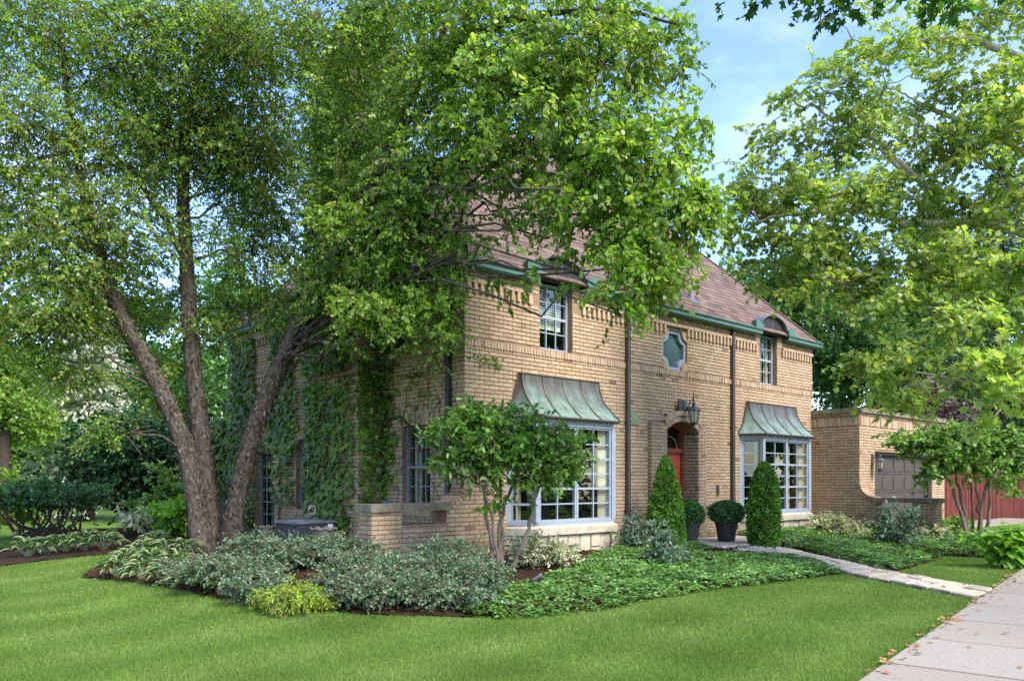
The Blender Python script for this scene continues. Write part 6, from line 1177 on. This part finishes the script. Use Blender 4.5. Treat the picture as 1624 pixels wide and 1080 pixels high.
def conifer(name, label, px, Y, h, rb, mat, n, lsize, seed=0, droop=.5, z0=.8, group='background trees'):
    X = (px - PX0) / F * Y; t = empty(name, (X, Y, float(H(X, Y))), label=label, cat='tree', group=group); fol, mb = Foliage(), MB(); R = np.random.default_rng(seed)
    mb.tube([(0, 0, -.1), (0, 0, h * .5), (0, 0, h)], [.25, .15, .02], 8); nb = int(h * 9); per = max(6, n // nb)
    for i in range(nb):
        z = z0 + (h - z0) * (i / nb) ** 1.05; L = rb * (1 - (z - z0) / (h - z0)) ** .8 * R.uniform(.75, 1.1) + .15; q = i * 2.399; o = np.array((math.cos(q), math.sin(q), 0)); mb.tube([(0, 0, z), o * L * .5 + UP * (z - .05 * L), o * L + UP * (z - droop * L * .5)], [.03, .02, .006], 4)
        u = R.random(per) ** .7; side = R.normal(0, .22, (per, 1)) * L * (.25 + u)[:, None]; pos = o * (u * L)[:, None] + np.array((-o[1], o[0], 0)) * side + UP * (z - droop * L * .5 * u ** 2)[:, None] - UP * (R.random(per) * .3 * droop)[:, None]
        fol.leaves(pos, unit(o * .8 - UP * (.3 + droop * R.random((per, 1))) + .5 * R.standard_normal((per, 3))), UP + .6 * R.standard_normal((per, 3)), lsize * R.uniform(.6, 1.3, per), KITE, np.clip(R.normal(.5, .22) + .15 * R.standard_normal(per), 0, 1), .8)
    mb.build('trunk', M['darkbark'], t); fol.build('needles', LM[mat], t, kind='stuff'); return t
# left
bg_tree('leafy_tree', 'light yellow green tree at the left edge beyond the lawn', 5, 27, 7.6, 2.1, 3.3, 'bglight', 17000, .135, 1, cz=4.2)
conifer('silver_spruce', 'silvery grey spruce behind the dark evergreen shrub', 140, 31, 10, 2.6, 'silver', 9000, .26, 2, .55)
bg_tree('leafy_tree', 'dark leafy tree far behind the silver spruce', 230, 40, 12, 4, 4.8, 'bgdark', 10000, .26, 3)
bg_tree('leafy_tree', 'mid green tree far off behind the birch trunks', 380, 34, 11.5, 3, 4.6, 'bgmid', 10000, .2, 4)
bg_tree('leafy_tree', 'dark tree beyond the light tree at the far left', -70, 38, 12, 4.5, 5, 'bgdark', 10000, .26, 5)
bg_tree('leafy_tree', 'broad dark tree in the gap behind the left lawn', 80, 44, 10, 4.5, 4.6, 'bgmid', 10000, .28, 6)
bg_tree('leafy_tree', 'tall tree far left outside the hedge', -220, 30, 11, 3.6, 4.6, 'bgmid', 8000, .24, 7)
bg_tree('leafy_tree', 'dark tree seen behind the rear wing', 300, 29, 6.5, 2.4, 2.8, 'bgdark', 8000, .2, 8)
shrub('evergreen_shrub', 'tall rounded dark evergreen shrub behind the hostas', at_depth(215, 21), 1.6, 1.4, 3.5, 17000, .12, 'yew', KITE, lumps=10, tlen=.3, bark_='darkbark', low=.3, group='dark evergreens', wid=1.3)
t = shrub('spreading_hedge', 'flat topped spreading hedge with bare dark stems at the left', at_depth(75, 18.5) + np.array((0, 0, .55)), 1.5, .9, .75, 9000, .08, 'box', KITE, lumps=9, tlen=.2, bark_='darkbark', group='dark evergreens', wid=1.3)
mb = MB()
for k in range(26): q = rng.uniform(0, 6.28); r1 = rng.uniform(.4, 1.4); limb(mb, [(rng.uniform(-.9, .9), rng.uniform(-.3, .3), -.6), (r1 * .7 * math.cos(q), .4 * r1 * math.sin(q), -.25), (r1 * math.cos(q), .6 * r1 * math.sin(q), .2)], .035, .012, 5, 6, .12)
mb.build('bare_stems', M['darkbark'], t)
shrub('leafy_shrub', 'small light green shrub behind the flat hedge', at_depth(30, 20.5), .9, .7, 1.7, 2600, .12, 'bglight', OVATE, lumps=6, tlen=.25)
shrub('leafy_shrub', 'light green bush against the left of the birch trunk', at_depth(283, 16.8), .55, .5, 1.0, 1500, .12, 'hydra', OVATE, lumps=6, tlen=.2)
shrub('leafy_shrub', 'shaded leafy bush between the dark evergreen and the rear wing', at_depth(262, 18.8), .7, .6, 1.5, 2200, .13, 'viburnum', OVATE, lumps=6, tlen=.22)
shrub('leafy_shrub', 'pale leaved low shrub behind the hosta drift', at_depth(245, 17.3), .55, .4, .75, 900, .12, 'varieg', OVATE, lumps=5, tlen=.2)
for i, (px, Y, h, lab) in enumerate([(-20, 52, 6.5, 'low hedge like tree far behind the light tree'), (60, 56, 7, 'low green tree far behind the flat hedge'), (160, 54, 8, 'green tree far behind the dark evergreen shrub')]): bg_tree('leafy_tree', lab, px, Y, h, 3.4, 3.2, 'bgmid', 7000, .32, 60 + i, cz=3.2)
bg_tree('leafy_tree', 'tall tree outside the left edge of the lawn', -420, 24, 10, 3.2, 4.2, 'bgmid', 9000, .2, 81); bg_tree('leafy_tree', 'dark tree far outside the left edge', -330, 36, 11, 4, 4.8, 'bgdark', 8000, .26, 82)
# right and behind the house
for i, (px, Y, h, rx, rz, mat, lab) in enumerate([(1165, 36, 12.2, 3.4, 4.4, 'bgmid', 'mid green tree behind the roof hip'), (1255, 33, 12.0, 3.2, 4.6, 'bgdark', 'dark green tree behind the right roof end'), (1330, 37, 12.6, 3.6, 5.2, 'bgmid', 'green tree behind the garage beside the house end'), (1400, 31, 9.6, 3, 4, 'bgdark', 'dark tree with bare trunk behind the garage roof'), (1470, 38, 15, 4.4, 6.5, 'bgmid', 'tall tree behind the spruces'), (1560, 40, 16, 4.6, 7, 'bgdark', 'tall dark tree at the right behind the spruces'), (1690, 34, 14, 4, 6, 'bgmid', 'tree outside the right edge behind the fence'), (1040, 44, 13, 4, 5, 'bgdark', 'dark tree far behind the roof ridge'), (880, 46, 13.5, 4.6, 5, 'bgmid', 'tree far behind the main roof')]):
    bg_tree('leafy_tree', lab, px, Y, h, rx, rz, mat, 14000, .19, 20 + i, trunk=.3)
bg_tree('leafy_tree', 'low dense tree behind the far end of the red fence', 1640, 44, 9, 4.4, 4.2, 'bgdark', 9000, .26, 71, cz=4.4); bg_tree('leafy_tree', 'low dense tree behind the near end of the red fence', 1520, 46, 9, 4.2, 4.2, 'bgmid', 9000, .26, 72, cz=4.4)
bg_tree('purple_leaf_tree', 'purple leaved tree low behind the garage roof', 1465, 28.5, 5.2, 1.6, 1.7, 'purple', 3500, .16, 33, .15)
conifer('spruce_tree', 'drooping green spruce behind the garage', 1480, 31, 13, 2.8, 'spruce', 11000, .2, 41, .9)
conifer('spruce_tree', 'tall spruce behind the red fence', 1590, 33, 15, 3.6, 'spruce', 13000, .2, 42, .9)
mb = MB(); 
# across the street, seen only as reflections in the panes
for i, (x, y, h) in enumerate([(-14, -20, 10), (24, 8, 10), (26, 16, 11), (30, 25, 11)]):
    t = empty('street_tree', (x, y, 0), label=['street tree behind the viewer on the left', 'street tree across the road nearest the viewer', 'street tree across the road facing the garage', 'street tree across the road furthest along'][i], cat='tree', group='street trees behind the viewer'); fol, mb = Foliage(), MB(); mb.tube([(0, 0, -.1), (0, 0, h * .5), (.1, 0, h * .9)], [.3, .2, .03], 8); mb.build('trunk', M['darkbark'], t)
    for k in range(7): q = unit(rng.standard_normal(3)); spray(fol, None, (q[0] * 2.4, q[1] * 2.4, h * .52 + q[2] * 2.6), (2.4, 2.4, 1.9), 60, 8, .9, .5, KITE, .3, 8)
    fol.build('crown', LM['bgdark'], t, kind='stuff')

t = empty('street_hedge', (21, 13, 0), math.atan2(SDIR[1], SDIR[0]), label='clipped hedge across the road to the right of the viewer', cat='hedge'); fol, mb = Foliage(), MB(); mb.tube([(-14, 0, .4), (0, 0, .5), (14, 0, .4)], .05, 5); mb.build('stems', M['darkbark'], t)
for k in range(16): spray(fol, None, (-15 + 2 * k, rng.uniform(-.2, .2), 1.0 + rng.uniform(-.1, .3)), (1.3, .6, 1.1), 60, 9, .35, .22, KITE, .1, 10)
fol.build('foliage', LM['bgdark'], t, kind='stuff')
# ------------------------------------------------------------------ lawn blades and fallen leaves
def blades(n, px0, px1, py0, py1, pw):
    px = rng.uniform(px0, px1, n); py = py0 + (py1 - py0) * rng.random(n) ** pw; Y = F * CAMH / (py - PY0); X = (px - PX0) / F * Y
    for _ in range(3): Y = F * (CAMH - H(X, Y)) / (py - PY0); X = (px - PX0) / F * Y
    return X, Y
parts = [blades(430000, -60, 1690, 866, 1130, .9), blades(60000, -60, 1690, 852, 900, 1.)]
xw = rng.uniform(-16, 14, 90000); yw = rng.uniform(1.5, 22, 90000); parts.append((xw, yw)); X = np.concatenate([p[0] for p in parts]); Y = np.concatenate([p[1] for p in parts])
k = np.ones(len(X), bool)
walk_in = [tuple(E0 + SDIR * t + SRT * w) for t, w in ((-12, .03), (40, .03), (40, SWID), (-12, SWID))]
ragged = .035 * np.sin(X * 23 + 3 * np.sin(Y * 17)) * np.sin(Y * 29)
for poly in bed_polys + [path_poly, stoop_poly, walk_in, house_poly, drive_poly]: k &= ~inpoly(X + ragged, Y + ragged, poly)
X, Y = X[k], Y[k]; n = len(X); Z = H(X, Y); wd = .0022 * np.maximum(Y / 6, 1) * rng.uniform(.7, 1.3, n); hh = rng.uniform(.018, .036, n) * (1 + .15 * np.sin(X * 1.3 + Y * .7)); a = rng.random(n) * 6.283; ln = hh * rng.uniform(.1, .75, n); b = rng.random(n) * 6.283
V = np.empty((n, 3, 3)); V[:, 0] = np.stack((X - wd * np.cos(a), Y - wd * np.sin(a), Z - .004), 1); V[:, 1] = np.stack((X + wd * np.cos(a), Y + wd * np.sin(a), Z - .004), 1); V[:, 2] = np.stack((X + ln * np.cos(b), Y + ln * np.sin(b), Z + hh), 1)
st = .47 + .10 * np.sin(X * 2.3 + 2 * np.sin(Y * 1.1)) * np.sin(Y * 2.9 + X) + .13 * np.sin((X * SRT[0] + Y * SRT[1]) * 5.2 + .4 * np.sin(X)) ; obj('grass', npmesh('grass', V.reshape(-1, 3), np.arange(n * 3).reshape(-1, 3), np.clip(st + .17 * rng.standard_normal(n), 0, 1)), LM['grass'], None, kind='stuff', label='short green lawn grass around the bed', cat='grass')
def chips(name, label, poly, n):                      # bark chips lying on the mulch
    pa = np.array(poly); lo, hi = pa.min(0), pa.max(0); x, y = rng.uniform(lo[0], hi[0], n), rng.uniform(lo[1], hi[1], n); k = inpoly(x, y, poly); x, y = x[k], y[k]; n = len(x); f = Foliage()
    f.leaves(np.stack((x, y, H(x, y) + .03 + .02 * rng.random(n)), 1), rng.standard_normal((n, 3)) * (1, 1, .35), UP + .7 * rng.standard_normal((n, 3)), .025 + .045 * rng.random(n), KITE); f.build(name, M['chip'], None, kind='stuff', label=label, cat='mulch')
M['chip'] = solid('bark_chip', [(0., .02, .011, .008), (.5, .06, .032, .02), (1., .13, .075, .048)], .95, .1, nscale=20, rnd=True)
chips('mulch_chips', 'loose bark chips over the curved front bed', bed_left, 26000); chips('mulch_chips', 'loose bark chips on the bed before the garage', bed_right, 9000)
DL = []
for i in range(5):
    mb = MB(); tv, tf = PLANE; R = random.Random(i); mb.add([((x - .4) * .085, y * .085, .006 + .03 * abs(y) * R.random() + .012 * R.random()) for x, y, z in tv], [tuple(f) for f in tf], (i + .5) / 5); me = mb.mesh('fallen_leaf'); me.materials.append(M['dryleaf']); DL.append(me)
for i in range(145):
    if i < 120: s = rng.uniform(.1, 9); w = abs(rng.normal(0, .10)) - .05; p = E0 + SDIR * s + SRT * w; z = .03
    elif i < 135: p = np.array(LL[rng.integers(4, NS)]) * .5 + np.array(RR[rng.integers(4, NS)]) * .5 + rng.normal(0, .2, 2); z = float(H(*p)) + .055
    else: p = E0 + SDIR * rng.uniform(.5, 6) + SRT * rng.uniform(.2, 1.3); z = .03
    o = inst('fallen_leaf', DL[i % 5], None, (p[0], p[1], z), (rng.normal(0, .15), rng.normal(0, .15), rng.uniform(0, 6.28)), (rng.uniform(.4, .85),) * 3); tag(o, 'dry brown leaf lying along the grass edge of the sidewalk' if i < 120 else 'dry brown leaf lying on the flagstone path' if i < 135 else 'dry brown leaf lying out on the sidewalk slabs', 'leaf', 'dry leaves along the sidewalk edge' if i < 120 else 'dry leaves on the flagstone path' if i < 135 else 'dry leaves on the sidewalk slabs')
